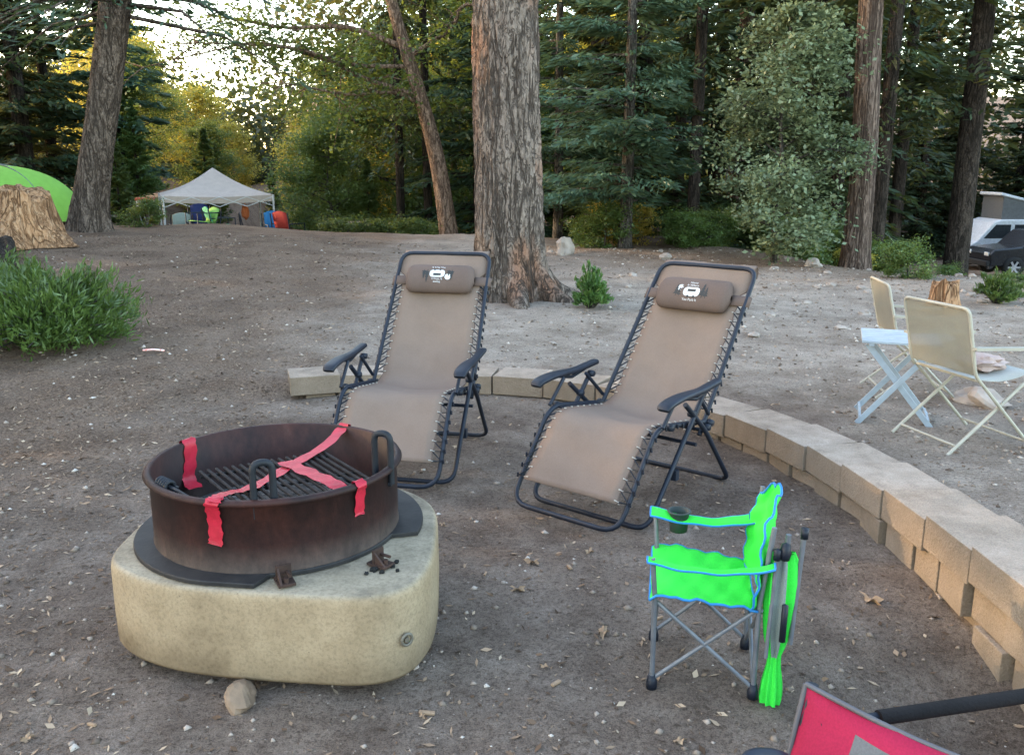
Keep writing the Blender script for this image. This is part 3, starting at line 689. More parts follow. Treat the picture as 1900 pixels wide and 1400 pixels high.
# ------------------------------------------------------------------ beige sling chairs + table
BEI=simple('beige_paint',(.34,.315,.26),(.28,.26,.21),15,.5)
def meshfab(name,c,a=.72):
    m=fabric(name,c); nt=m.node_tree; o=nt.nodes['Material Output']; bs=nt.nodes['Principled BSDF']
    t=nt.nodes.new('ShaderNodeBsdfTransparent'); mx=nt.nodes.new('ShaderNodeMixShader'); mx.inputs[0].default_value=a
    nt.links.new(t.outputs[0],mx.inputs[1]); nt.links.new(bs.outputs[0],mx.inputs[2]); nt.links.new(mx.outputs[0],o.inputs[0]); return m
SLG=meshfab('beige_sling',(.21,.195,.15),.86); SLW=fabric('pale_seat',(.34,.335,.31))
def slingchair(x,y,rz,label):
    e=thing('folding_chair',(x,y,g1(x,y)),rz,label,'chair','pair of beige folding patio chairs')
    mb=MB();w=.22
    mb.tube(fillet([(-w,-.23,.01),(-w,.16,.40),(-w,.24,.72),(w,.24,.72),(w,.16,.40),(w,-.23,.01)],.035),.0085)
    mb.tube(fillet([(-w+.02,.25,.01),(-w+.02,-.20,.385),(w-.02,-.20,.385),(w-.02,.25,.01)],.035),.0085)
    mb.tube([(-w,-.19,.05),(w,-.19,.05)],.007); mb.tube([(-w+.02,.20,.05),(w-.02,.20,.05)],.007); mb.tube([(-w,.13,.37),(w,.13,.37)],.007)
    for s in(-1,1): mb.tube(fillet([(s*w,-.19,.37),(s*(w+.015),-.17,.50)],.02),.008)
    for s in(-1,1): mb.beam((s*(w+.015),-.22,.515),(s*(w+.015),.20,.535),.032,.014)
    mb.obj('frame',BEI,e)
    mb=MB(); mb.grid([[V((x_*(w-.008),.162+.076*u+.003*math.sin(3.14*u),.40+.31*u)) for x_ in(-1,-.5,0,.5,1)] for u in np.linspace(0,1,8)]); mb.obj('backrest',SLG,e)
    mb=MB(); mb.grid([[V((x_*(w-.03),-.20+.35*u,.392-.03*math.sin(3.14*u)-.01*u)) for x_ in(-1,-.5,0,.5,1)] for u in np.linspace(0,1,8)]); mb.obj('seat',SLW,e,solid=.0025)
    return e
slingchair(2.28,4.33,math.radians(105),"beige folding patio chair with mesh back, turned away from fire pit")
slingchair(2.55,5.55,math.radians(82),"beige folding patio chair seen side on behind the slatted table")
mb=MB(); mb.blob((0,0,.03),.09,(1.3,.9,.45),.5,0,6,20,2.2); o=mb.obj('folded_cloth',fabric('pale_pink_cloth',(.42,.32,.29)),None); o.location=(2.36,4.36,g1(2.28,4.33)+.375); tag(o,"crumpled pale cloth lying on the folding chair seat","cloth")
tx,ty=2.16,4.87
tb=thing('folding_table',(tx,ty,g1(tx,ty)),math.radians(-20),"small pale blue grey slatted wooden folding table","table")
TW=simple('pale_painted_wood',(.30,.35,.40),(.25,.29,.33),18,.6)
mb=MB()
for i in range(7): mb.box((0,-.18+.06*i,.47),(.40,.05,.014))
for s in(-1,1): mb.box((s*.15,0,.455),(.03,.40,.018))
mb.obj('tabletop',TW,tb,bevel=.002)
mb=MB()
for s in(-1,1):
    mb.beam((-.19,s*.165,0),(.17,s*.165,.45),.014,.03); mb.beam((.19,s*.14,0),(-.17,s*.14,.45),.014,.03)
mb.beam((-.175,-.165,.03),(-.175,.165,.03),.014,.03); mb.beam((.175,-.14,.03),(.175,.14,.03),.014,.03)
mb.obj('leg_frame',TW,tb,bevel=.002)
# ------------------------------------------------------------------ trunks & trees
BARKBIG=barkmat('big_pine_bark',(.12,.093,.077),(.20,.158,.132),(.29,.24,.20),8,red=(.22,.105,.06),zst=.18,strength=.9,dist=.045,crk=.45,cw=.05)
BARK=barkmat('pine_bark',(.09,.068,.054),(.17,.13,.105),(.26,.21,.17),9,zst=.2,crk=.5)
BARKR=barkmat('cedar_bark',(.09,.06,.048),(.17,.122,.098),(.24,.19,.155),14,zst=.06)
BARKD=barkmat('dark_bark',(.03,.024,.02),(.06,.047,.039),(.10,.08,.065),12,zst=.15)
BARKG=barkmat('grey_oak_bark',(.06,.052,.045),(.12,.107,.095),(.19,.17,.15),10)
def trunkmesh(mb,path,seg=24,step=.12,amp=.05,flare=0,fh=.6,roots=6,seed=0,furrow=0,mi=0,ph=0):
    P=[V(p[:3]) for p in path]; Rr=[p[3] for p in path]
    dense=catmull(P,10); rs=catmull([(r,0,0) for r in Rr],10); rows=[]
    D=[0]
    for i in range(1,len(dense)): D.append(D[-1]+(dense[i]-dense[i-1]).length)
    A=np.array([tuple(p) for p in dense]); RA=np.array([r.x for r in rs])
    s=0
    while s<=D[-1]:
        c=V([float(np.interp(s,D,A[:,k])) for k in range(3)]); r=float(np.interp(s,D,RA)); row=[]
        for k in range(seg):
            a=2*math.pi*k/seg; cxx,sxx=math.cos(a),math.sin(a)
            q=1+amp*noise.noise(V((cxx*1.3+seed,sxx*1.3,c.z*.6)))
            if flare:
                f=math.exp(-max(0,s)/fh); q+=flare*f*(.55+.45*math.cos(a*roots+ph+1.2*noise.noise(V((cxx+seed,sxx,.0)))))+flare*.8*f*f
            if furrow:
                v1=noise.noise(V((cxx*4.2,sxx*4.2,c.z*1.1+seed))); v2=noise.noise(V((cxx*9,sxx*9,c.z*3+seed)));v3=noise.noise(V((cxx*20,sxx*20,c.z*9+seed)))
                q+=furrow*(-abs(v1)*1.0+.6*(.5-abs(v2))+.45*v3)
            row.append(c+V((cxx*r*q,sxx*r*q,0)))
        rows.append(row); s+=step
    mb.grid(rows,mi,True,True); return rows
def treething(x,y,label,name='pine_tree',cat='tree',group=None,z=None):
    return thing(name,(x,y,g1(x,y)-.02 if z is None else z),0,label,cat,group)
LF={'fir':leafmat('fir_needles',(.024,.052,.032),(.050,.098,.060),(.098,.17,.108),.25,tint=(.16,.22,.07)),
'dark':leafmat('dark_needles',(.012,.026,.015),(.025,.048,.024),(.054,.090,.038),.25,tint=(.25,.22,.04)),
'green':leafmat('green_leaves',(.028,.058,.018),(.062,.118,.032),(.125,.20,.058),.38,tint=(.26,.30,.04)),
'yel_sunlit':leafmat('yellow_green_sunlit_leaves',(.10,.12,.02),(.25,.25,.04),(.48,.42,.08),.5,tint=(.8,.62,.09)),  # yellow leaf tone brightened to imitate sunlight on far trees; shrubs share it
'oak':leafmat('pale_oak_leaves',(.055,.078,.04),(.115,.150,.080),(.205,.245,.14),.3,2.5,tint=(.20,.24,.10)),
'bush':leafmat('cedar_bush_needles',(.028,.065,.014),(.058,.128,.028),(.12,.21,.055),.3,4,tint=(.2,.30,.04))}
def conifer(H,R,z0,nb,nt,tl,tw,seed,up=.15,droop=.10,power=.75,zp=1.1):
    r=np.random.default_rng(seed)
    u=np.sort(r.random(nb))**zp; zb=z0+(H-z0)*u; az=r.random(nb)*2*np.pi; L=R*(1-u)**power*(.55+.5*r.random(nb))
    t=.12+.88*r.random((nb,nt))**.8
    D=np.stack([np.cos(az),np.sin(az),0*az],1); S=np.stack([-np.sin(az),np.cos(az),0*az],1)
    lt=L[:,None]*t
    lat=(r.random((nb,nt))*2-1)*(.10+.42*L[:,None]*(1-t)*1.0)
    zz=zb[:,None]+up*lt-droop*lt**2+r.normal(0,.035,(nb,nt))-np.abs(lat)*.18
    p=D[:,None]*lt[...,None]+S[:,None]*lat[...,None]; p[...,2]=zz
    sg=np.sign(lat)[...,None]
    a=D[:,None]*(.75+.3*r.random((nb,nt,1)))+S[:,None]*sg*.7; a[...,2]-=.15+.25*r.random((nb,nt)); a=unit(a+r.normal(0,.22,a.shape))
    b=unit(np.cross(a,np.array([0,0,1.])+r.normal(0,.45,a.shape)))
    l=tl*(.5+.8*r.random((nb,nt,1)))/2; w=tw*(.6+.7*r.random((nb,nt,1)))/2
    return p.reshape(-1,3),(a*l).reshape(-1,3),(b*w).reshape(-1,3),list(zip(zb,az,L))
def limbs(mb,br,up,dr,off=V((0,0,0)),every=2):
    for zb,az,L in br[::every]:
        D=V((math.cos(az),math.sin(az),0)); mb.tube([off+V((0,0,zb)),off+D*L*.5+V((0,0,zb+up*L*.5-dr*L*L*.25)),off+D*L*.95+V((0,0,zb+up*L*.95-dr*(L*.95)**2))],[.02+.006*L,.012+.004*L,.004],4)
def conifer_meshes(name,H,R,z0,nb,nt,tl,tw,seed,leaf,bark,tr=.16,**k):
    p,a,b,br=conifer(H,R,z0,nb,nt,tl,tw,seed,**k)
    cm=quads(name+'_crown',p,a,b,LF[leaf])
    mb=MB(); trunkmesh(mb,[(0,0,-.3,tr*1.15),(.02,0,H*.3,tr*.85),(0,.03,H*.7,tr*.45),(0,0,H,tr*.08)],10,H/24,.06,.35,.4,5,seed)
    limbs(mb,br,k.get('up',.15),k.get('droop',.10))
    o=mb.obj(name+'_trunk',bark); tm=o.data; bpy.data.objects.remove(o)
    return tm,cm
def broad_meshes(name,H,R,z0,nl,nleaf,ls,seed,leaf,bark,tr=.12,sig=.32,ncl=6,lean=(0,0)):
    r=np.random.default_rng(seed); rnd=random.Random(seed); mb=MB(); cl=[]
    pts=[V((0,0,-.2))]; 
    for i in range(1,6): pts.append(V((lean[0]*i/5+rnd.gauss(0,.06*H/6),lean[1]*i/5+rnd.gauss(0,.06*H/6),H*.85*i/5)))
    trunkmesh(mb,[(*p,tr*(1-.85*i/5)) for i,p in enumerate(pts)],10,H/24,.06,.3,.3,5,seed)
    for i in range(nl):
        u=i/nl; z=z0+(H*.88-z0)*u; az=rnd.random()*6.28; 
        f=min(1,z/(H*.85))*5; k=min(int(f),4); c=pts[k].lerp(pts[k+1],f-k)
        L=R*(.55+.5*rnd.random())*math.sqrt(max(.12,1-abs(u-.35)**1.6*1.7))
        D=V((math.cos(az),math.sin(az),rnd.uniform(.1,.6))); m=c+D*L*.5+V((rnd.gauss(0,.1),rnd.gauss(0,.1),0)); e=c+D*L+V((0,0,-.12*L))
        mb.tube([c,m,e],[tr*.32,tr*.2,.008],5)
        for j in range(ncl):
            t=.35+.7*rnd.random(); q=(c.lerp(m,t*2) if t<.5 else m.lerp(e,min(1,(t-.5)*2)))+V((rnd.gauss(0,.3*L*.5),rnd.gauss(0,.3*L*.5),rnd.gauss(0,.18*L)))
            cl.append(q); mb.tube([c.lerp(e,t*.8),q],[.012,.004],4)
    cl=np.array([tuple(q) for q in cl]); n=len(cl)
    p=(cl[:,None]+r.normal(0,1,(n,nleaf,3))*np.array([sig,sig,sig*.55])*(.5+r.random((n,1,1)))).reshape(-1,3)
    a=unit(r.normal(0,1,p.shape)*np.array([1,1,.5])); b=unit(np.cross(a,r.normal(0,.5,p.shape)+np.array([0,0,1.])))
    l=ls*(.5+.8*r.random((len(p),1)))/2
    cm=quads(name+'_crown',p,a*l,b*l*.62,LF[leaf])
    o=mb.obj(name+'_trunk',bark); tm=o.data; bpy.data.objects.remove(o); return tm,cm
def place(mesh2,x,y,name,label,cat='tree',sc=1,rz=0,group=None,z=None,parts=('trunk','crown'),scz=None):
    e=thing(name,(x,y,(g1(x,y)-.03) if z is None else z),rz,label,cat,group); e.scale=(sc,sc,scz or sc)
    for nm,me in zip(parts,mesh2):
        o=bpy.data.objects.new(nm,me); C.objects.link(o); o.parent=e
    return e
t=treething(-.02,9.7,"large old pine with deeply furrowed grey brown bark and spreading roots")
mb=MB(); trunkmesh(mb,[(.02,0,-.35,.43),(0,0,.3,.38),(-.02,0,1.2,.355),(-.05,0,3,.33),(-.05,0,6,.30),(0,0,11,.24),(0,0,16,.1)],150,.035,.05,.34,.38,5,2,.12,ph=.5)
for az,L in((.15,1.0),(-.5,.9),(3.4,.7),(-1.4,.7),(2.4,.8),(1.2,.8)):
    D=V((math.cos(az),math.sin(az),0)); zf=lambda l:g1(-.02+D.x*l,9.7+D.y*l)-g1(-.02,9.7)
    mb.tube(catmull([D*.22+V((0,0,.40)),D*.44+V((0,0,.12)),D*.68+V((0,0,zf(.68)+.0)),D*L*1.0+V((0,0,zf(L)-.07))],5),[.15-.0062*i for i in range(16)],10)
mb.obj('trunk',BARKBIG,t)
p,a,b,br=conifer(17,3.4,8.0,60,60,.4,.10,91)
o=bpy.data.objects.new('crown',quads('bigcrown',p,a,b,LF['dark'])); C.objects.link(o); o.parent=t
t=treething(-7.45,16,"tall leaning pine with flared base beside a weathered stump",z=g1(-7.45,16)-.05)
mb=MB(); trunkmesh(mb,[(-.1,0,-.3,.38),(-.02,0,.4,.32),(.16,0,1.2,.28),(.5,0,2.6,.265),(.85,0,4.2,.255),(1.05,0,5.5,.24),(1.15,0,9,.2),(1.15,0,13,.08)],60,.06,.05,.42,.35,5,5,.09)
p,a,b,br=conifer(14,3.2,3.6,70,80,.24,.06,92,up=.05,droop=.14,power=.5); p=p+np.array([1.0,0,0]); limbs(mb,br,.05,.14,V((1.0,0,0)),1)
mb.obj('trunk',BARK,t)
o=bpy.data.objects.new('crown',quads('lc',p,a,b,LF['fir'])); C.objects.link(o); o.parent=t
t=treething(5.38,14,"straight reddish cedar trunk beside a pale oak sapling",name='cedar_tree')
mb=MB(); trunkmesh(mb,[(0,0,-.3,.25),(0,0,.5,.205),(-.01,0,2,.19),(-.10,0,4,.178),(-.15,0,8,.15),(-.15,0,12,.06)],50,.06,.04,.4,.3,5,8,.07)
p,a,b,br=conifer(13,2.4,4.0,70,80,.26,.07,93,droop=.2); p=p+np.array([-.15,0,0]); limbs(mb,br,.15,.2,V((-.15,0,0)),2)
mb.obj('trunk',BARKR,t)
o=bpy.data.objects.new('crown',quads('rc',p,a,b,LF['dark'])); C.objects.link(o); o.parent=t
t=treething(-1.42,21,"leaning oak with sparse arching limbs and a sunlit lower trunk",name='oak_tree')
mb=MB()
trunkmesh(mb,[(0,0,-.2,.26),(-.12,0,1.0,.21),(-.35,0,2.4,.185),(-.75,0,3.9,.16),(-1.3,0,5.8,.13),(-1.7,0,8,.09),(-1.9,0,10,.03)],24,.1,.06,.35,.3,5,3,.05)
rnd=random.Random(4); cl=[]
for (s,e_,r_) in(((-.75,0,3.6),(-5.2,-.8,4.6),.07),((-1.0,0,4.6),(-6.2,.5,5.2),.07),((-.9,0,4.4),(2.4,-.5,5.9),.06),((-1.4,0,6),(-5,1,7.2),.06),((-1.6,0,7),(2,.6,8.4),.05),((-1.7,0,8),(-4,-1,10),.04),((-.6,0,3.3),(-3.8,-1.6,3.6),.05),((-.9,0,4.2),(-6.8,-.5,4.3),.05)):
    s=V(s);e2=V(e_); P=[s]
    for k in range(1,5): P.append(s.lerp(e2,k/4)+V((rnd.gauss(0,.15),rnd.gauss(0,.2),rnd.gauss(0,.22)+.25*math.sin(k/4*3.1))))
    P=catmull(P,4); mb.tube(P,[r_*(1-.85*i/(len(P)-1)) for i in range(len(P))],7)
    for k in range(26):
        q=P[rnd.randrange(len(P)//5,len(P))]; d=V((rnd.gauss(0,.6),rnd.gauss(0,.6),rnd.gauss(-.05,.42))); mb.tube([q,q+d*.5+V((0,0,.08)),q+d],[.018,.01,.004],4); cl.append(q+d); cl.append(q+d*.6)
mb.obj('trunk',barkmat('sunlit_oak_bark',(.16,.10,.07),(.32,.21,.15),(.44,.32,.23),9),t)  # bark colour warmed all over to imitate low sun on the trunk
cl=np.array([tuple(q) for q in cl]); p=(cl[:,None]+RNG.normal(0,1,(len(cl),40,3))*np.array([.27,.27,.14])).reshape(-1,3)
a=unit(RNG.normal(0,1,p.shape)*np.array([1,1,.5])); b=unit(np.cross(a,RNG.normal(0,.5,p.shape)+np.array([0,0,1.]))); l=.11*(.5+.8*RNG.random((len(p),1)))/2
o=bpy.data.objects.new('crown',quads('oakcrown',p,a*l,b*l*.6,LF['green'])); C.objects.link(o); o.parent=t
FIR=conifer_meshes('fir',11,2.1,.7,150,170,.19,.042,11,'fir',BARKG,.10,up=.12,droop=.07)
CON=[conifer_meshes('con%d'%i,13+i,2.5,.3+.5*i,150,130,.30,.075,20+i,'dark' if i!=1 else 'fir',BARKD,.2,droop=.10+.03*i,zp=1.3) for i in range(3)]
CON2=conifer_meshes('youngcedar',6,1.7,.1,130,150,.22,.06,31,'green',BARKD,.1,up=.35,droop=.05)
OAKS=broad_meshes('paleoak',4.6,1.15,.35,26,160,.085,41,'oak',BARKG,.06,.18,6)
BRO=[broad_meshes('bro0',9,2.7,.6,30,150,.14,42,'green',BARKG,.14,.36,7),broad_meshes('bro1',8,2.6,.3,28,90,.19,43,'yel_sunlit',BARKG,.13,.42,7)]
BUSH=broad_meshes('shrub',1.0,.75,.05,14,120,.06,44,'green',BARKG,.02,.12,5); BUSHY=broad_meshes('shruby',.9,.7,.05,14,110,.06,45,'yel_sunlit',BARKG,.02,.12,5)
place(FIR,1.95,15.5,'fir_tree',"blue green fir with layered drooping branches at the clearing edge")
place(FIR,.95,18.5,'fir_tree',"slender blue green fir behind the big pine trunk",rz=2,sc=.95)
place(OAKS,4.0,13.6,'oak_sapling',"pale leafy oak sapling beside the cedar trunk",sc=.9)
G="conifers of the surrounding forest"
rnd=random.Random(12)
spots=[]
for yy,x0,x1,st in((19,2.8,15,2.6),(24,-.2,24,2.7),(32,0,32,3.0),(43,-2,44,2.6)):
    xx=x0
    while xx<x1:
        b_=xx/yy
        if (yy<40 and (xx+2.2)/yy<.45) or (yy>40) or b_>.72: spots.append((xx+rnd.uniform(-.6,.6),yy+rnd.uniform(-1,1.2)))
        xx+=st
spots+=[(-13.6,25.6),(-15.8,25.5),(-12.2,28),(-17,28.5),(-19.5,27),(-14.8,29.5),(24,41.0),(19.0,42),(27,41.5),(21.8,45.5),(15.8,22),
(-13.5,2.5),(-13.2,5.6),(-13.6,8.6),(-13.3,11.6),(-13.8,14.6),(-14.3,17.6),(-17,4),(-17.2,7),(-16.8,10),(-17.3,13),(-17,16),(-18,19),(-17.6,21.6),(-21,8),(-21,14),(-13.4,-.5)]
for i,(x,y) in enumerate(spots):
    m=CON[rnd.choice([0,0,1,2,2])]
    if x<-12.9 and y<22: m=CON[0]
    place(m,x,y,'conifer_tree',"dark conifer with drooping boughs at the forest edge" if y<26 else "dark distant conifer in the dense forest",rz=rnd.random()*6,sc=rnd.uniform(.85,1.25),group=G)
G2="leafy trees behind the camp"
for (x,y,m,s) in((-3.4,27,0,.85),(-5.6,30,0,.8),(-2.0,31,0,1.1),(-7.0,34,0,.55),(-10.5,31,0,.42),(-13.6,33,0,.62),(-4.2,36,1,1.0),(-9.0,40,1,.60),(-12.8,42,1,.42),(-6.6,43,1,1.0),(-16.8,40,1,.9),(-19.0,44,1,1.1),(-16.0,47,1,.7),(-3,44,1,1.2),(.5,26,0,.8),(-5,25,0,.5),(-11,49,1,.50),(3,30,1,.9),(8,31,1,.9),(12,40,1,1.0)):
    place(BRO[m],x,y,'leafy_tree',("sunlit yellow green" if m else "green")+" broadleaf tree beyond the camp",rz=rnd.random()*6,sc=s,group=G2)
G3="young cedars near the shade canopy"
for (x,y,s) in((-11.9,28,.85),(-5.3,28.5,.7),(-6.9,31,.55),(-3.9,24.5,.5),(-9.9,29.5,.65),(-8.3,31.5,.45),(-10.9,26.5,.55),(-10.4,24,.45)):
    place(CON2,x,y,'young_cedar',"bushy young green cedar near the shade canopy",rz=rnd.random()*6,sc=s,group=G3)
G4="dark bare lower trunks in the forest"
tm=[]
for i in range(2):
    mb=MB(); trunkmesh(mb,[(0,0,-.5,.24),(.03,.0,1,.2),(.08,0,4,.18),(.1,0,8,.14),(0,0,13,.05)],20,.3,.06,.3,.3,5,i+12,.05); o=mb.obj('tt',[BARKD,BARKR][i]); tm.append(o.data); bpy.data.objects.remove(o)
p,a,b,br=conifer(14,2.8,3.2,85,90,.30,.08,95,droop=.16,power=.5); topc=quads('topcrown',p,a,b,LF['dark'])
for (x,y,i,s) in((5.0,20.5,1,.95),(8.95,18,0,1.15),(3.6,18,0,.6),(6.9,17,0,.7),(7.9,22,0,.8),(4.2,23,0,.7),(10.2,24,0,.85),(2.2,22,0,.6),(-2.9,23.5,0,.55),(-2.2,24,0,.6),(6.2,19,0,.5)):
    place((tm[i],topc),x,y,'pine_tree',"dark straight pine trunk in the forest shade",rz=rnd.random()*6,sc=s,scz=1.0,group=G4)
G5="low shrubs along the clearing edge"
for i in range(34):
    x=rnd.uniform(1.3,6.9); y=15.5+rnd.random()*3-max(0,x-5)*.1
    place(BUSHY if rnd.random()<.22 else BUSH,x,y,'shrub',"low shrub growing at the edge of the clearing",cat='shrub',rz=rnd.random()*6,sc=rnd.uniform(.45,.95),group=G5,parts=('stem','foliage'))
for x,y,s in((-6.9,17.0,.55),(-4.0,21,.8),(-3.2,21,.8),(-2.3,20.5,.7),(5.15,11.6,.5),(5.6,9.9,.28),(-1.9,22,.9),(-3.4,22.3,1),(-7.9,14.6,.5),(7.4,15,.4)):
    place(BUSH,x,y,'shrub',"low green shrub on the dirt slope",cat='shrub',rz=rnd.random()*6,sc=s,group=G5,parts=('stem','foliage'))
def tuft(name,x,y,Rb,H,n,tl,tw,label,seed):
    r=np.random.default_rng(seed); nst=n; az=r.random(nst)*6.28; el=np.arccos(r.random(nst)**.8)
    L=(.6+.4*r.random(nst)); D=np.stack([np.cos(az)*np.sin(el)*Rb,np.sin(az)*np.sin(el)*Rb,np.cos(el)*H+.12*H],1)*L[:,None]
    m=70; t=.25+.75*r.random((nst,m))**.7; p=D[:,None]*t[...,None]; p[...,2]+=.12*np.sin(t*3)*H
    p+=r.normal(0,.028*Rb*1.2,p.shape)*(1+1.2*(1-t[...,None]))
    dn=unit(D)[:,None]*np.ones((1,m,1)); a=unit(dn+np.array([0,0,.55])+r.normal(0,.55,p.shape)); b=unit(np.cross(a,r.normal(0,1,p.shape)))
    l=tl*(.5+.8*r.random((nst,m,1)))/2; w=tw*(.6+.7*r.random((nst,m,1)))/2
    e=thing(name,(x,y,g1(x,y)),0,label,'bush')
    o=bpy.data.objects.new('foliage',quads('f',p.reshape(-1,3),(a*l).reshape(-1,3),(b*w).reshape(-1,3),LF['bush'])); C.objects.link(o); o.parent=e
    mb=MB()
    for i in range(0,nst,2): mb.tube([V((0,0,-.02)),V(D[i]*.5)+V((0,0,.1*H)),V(D[i]*.95)],[.012,.008,.003],4)
    mb.obj('stem',BARKG,e); return e
tuft('cedar_bush',-3.80,7.15,.92,.62,270,.085,.016,"dense low green cedar bush at the edge of the path",51)
tuft('cedar_bush',-4.8,7.8,.85,.68,200,.085,.016,"dense low green cedar bush behind another one",52)
tuft('cedar_sapling',.80,9.0,.24,.44,60,.07,.016,"small green cedar sapling at the foot of the pine",53)
tuft('cedar_sapling',5.1,9.3,.3,.35,40,.07,.016,"small sparse green sapling near a stump",54)
r=np.random.default_rng(77); ncl=1700
bx=r.uniform(-60,75,ncl); by=r.uniform(50,64,ncl); by=np.where(bx>2,by-3,by)
brg=bx/by; low=(brg>-.80)&(brg<-.235); hmax=np.where(low,4.0,17)+r.normal(0,1.2,ncl); hz=r.random(ncl)**1.2*np.maximum(hmax,1)
cc_=np.stack([bx,by,gz(bx,by)+hz],1); p=(cc_[:,None]+r.normal(0,1,(ncl,80,3))*np.array([1.3,1.0,.75])).reshape(-1,3)
a=unit(r.normal(0,1,p.shape)*np.array([1,1,.6])); b=unit(np.cross(a,r.normal(0,1,p.shape))); l=.46*(.5+.8*r.random((len(p),1)))/2
o=bpy.data.objects.new('distant_woods',quads('distant_woods',p,a*l,b*l*.6,LF['dark'])); C.objects.link(o); o["kind"]="stuff"
# ------------------------------------------------------------------ stumps & rocks
STW=barkmat('weathered_stump_wood',(.20,.10,.05),(.36,.205,.11),(.44,.30,.19),5,zst=.16,crk=.55,cw=.035,dist=.02)
def stump(x,y,r,h,label,seed,top=.25,sc=(1,1),dz=-.03):
    e=thing('tree_stump',(x,y,g1(x,y)+dz),seed,label,'stump'); mb=MB(); rows=[]
    for i in range(19):
        u=i/18; row=[]
        for k in range(56):
            a=2*math.pi*k/56; cs_,sn_=math.cos(a),math.sin(a)
            q=r*(1+.55*math.exp(-u*3)*(.6+.4*math.cos(a*5+seed))+.20*noise.noise(V((cs_*2.4+seed,sn_*2.4,u)))+.07*noise.noise(V((cs_*7,sn_*7,u*1.5+seed))))
            hh=h*(1+top*noise.noise(V((cs_*1.6+seed,sn_*1.6,0)))*1.3+.15*top*noise.noise(V((cs_*6+seed,sn_*6,0))))
            row.append(V((cs_*q*sc[0]*(1-.22*u),sn_*q*sc[1]*(1-.22*u),hh*u)))
        rows.append(row)
    for f in(.85,.6,.3,.0): 
        rows.append([V((p.x*f,p.y*f,p.z*.55+h*.42+.10*h*noise.noise(V((p.x*f*7,p.y*f*7,seed))))) for p in rows[18]])
    mb.grid(rows,0,True,True); mb.obj('wood',STW,e); return e
stump(-7.05,12.9,.53,.84,"broad weathered tree stump with split orange wood",3,.34)
stump(4.30,8.8,.15,.34,"small jagged orange brown tree stump among stones",6,.35)
rt=MB()
for i in range(6):
    z0=g1(-6.5,11.4); rt.tube(catmull([(-7.6+.2*i,11.7,z0+.33-.02*i),(-6.9+.15*i,11.5-.1*i,z0+.26-.05*i),(-6.3+.1*i,11.3-.15*i,z0+.0)],5),[.10-.007*k for k in range(11)],8)
o=rt.obj('fallen_root',BARKD,None); tag(o,"dark gnarled dead roots on the slope by the stump","root")
ROCK=simple('pale_rock',(.34,.29,.25),(.22,.18,.15),6,.9,0,.7,30,dist=.01)
def rock(x,y,r,sc,label,seed,mat=ROCK,dz=.3,group=None,amp=.55):
    mb=MB(); mb.blob((0,0,0),r,sc,amp,0,seed,18,1.3); o=mb.obj('rock',mat,None); o.location=(x,y,g1(x,y)+r*sc[2]*dz); o.rotation_euler=(0,0,seed); return tag(o,label,'rock',group)
rock(-.775,2.262,.055,(1.15,.8,.8),"tan stone wedged under the concrete base",5,simple('tan_rock',(.22,.15,.10),(.14,.098,.066),12,.9,0,.6,40),.3,None,.4)
rock(.80,13.6,.17,(.9,.7,1.3),"upright pale boulder at the clearing edge",4)
rock(2.85,5.2,.11,(1.6,.9,.6),"pale flat rock beside folding chair",5); rock(3.0,4.75,.08,(1.8,.9,.5),"pale flat rock beside folding chair",6)
rock(4.4,13,.13,(1.3,.8,.7),"pale stone on the dirt slope",7); rock(2.3,13.4,.10,(1.3,.8,.7),"pale stone on the dirt slope",8)
rnd=random.Random(5)
for i in range(90):
    x=rnd.uniform(-1,6.5); y=rnd.uniform(6.6,14.5)
    if abs(x)<.8 and 9<y<10.5: continue
    if x<.3 and rnd.random()<.6: continue
    rock(x,y,rnd.uniform(.018,.055),(rnd.uniform(.9,1.5),1,.6),"small pale stone on the dirt clearing",10+i,ROCK,.2,"pale stones scattered on the clearing")
CHIP=simple('dry_leaf',(.34,.23,.14),(.22,.14,.085),30,.8)
def leafobj(x,y,s,rz,seed):
    n=10; mb=MB(); pts=[]
    for k in range(n*2):
        a=2*math.pi*k/(n*2); rr_=s*(.5+.5*abs(math.cos(a*2.5+seed)))*(1.2 if k%2 else .75); pts.append(V((math.cos(a)*rr_,math.sin(a)*rr_*.6,.006+.012*math.sin(a*3+seed)*s/.04)))
    mb.add([V((0,0,.004))]+pts,[(0,1+i,1+(i+1)%(2*n)) for i in range(2*n)]); o=mb.obj('dry_leaf',CHIP,None); o.location=(x,y,g1(x,y)+.003); o.rotation_euler=(0,0,rz)
    tag(o,"curled dry oak leaf on the dirt",'leaf',"dry leaves on the ground")
for i,(x,y,s) in enumerate(((.02,2.98,.03),(.30,2.66,.035),(.08,3.2,.035),(.31,3.3,.025),(1.28,2.9,.045),(.85,2.85,.04),(-.25,2.2,.016),(.1,2.45,.016),(-1.3,2.1,.022),(-.3,3.6,.018),(.45,2.1,.02),(-1.5,3.6,.025))): leafobj(x,y,s,i*1.3,i)
def chip(x,y,l,rz):
    mb=MB(); mb.box((0,0,.005),(l,l*.3,.008)); o=mb.obj('wood_chip',CHIP,None,bevel=.002); o.location=(x,y,g1(x,y)); o.rotation_euler=(.1,.1,rz); tag(o,"flat pale wood chip on the dirt",'wood chip',"wood chips on the ground")
for i,(x,y,l) in enumerate(((-.24,2.22,.045),(.13,2.36,.04),(.22,3.15,.04),(-1.15,2.15,.03),(.5,2.75,.03),(-.1,3.1,.025),(-1.4,2.5,.025))): chip(x,y,l,i*.9)
mb=MB(); mb.tube([(0,0,0),(.08,.01,.004),(.17,-.01,0)],.008,6); o=mb.obj('candy_wrapper',simple('wrapper',(.75,.2,.15),(.8,.75,.7),60,.4),None); o.location=(-2.88,6.8,g1(-2.88,6.8)+.02); tag(o,"crumpled red and white wrapper on the dirt","litter")
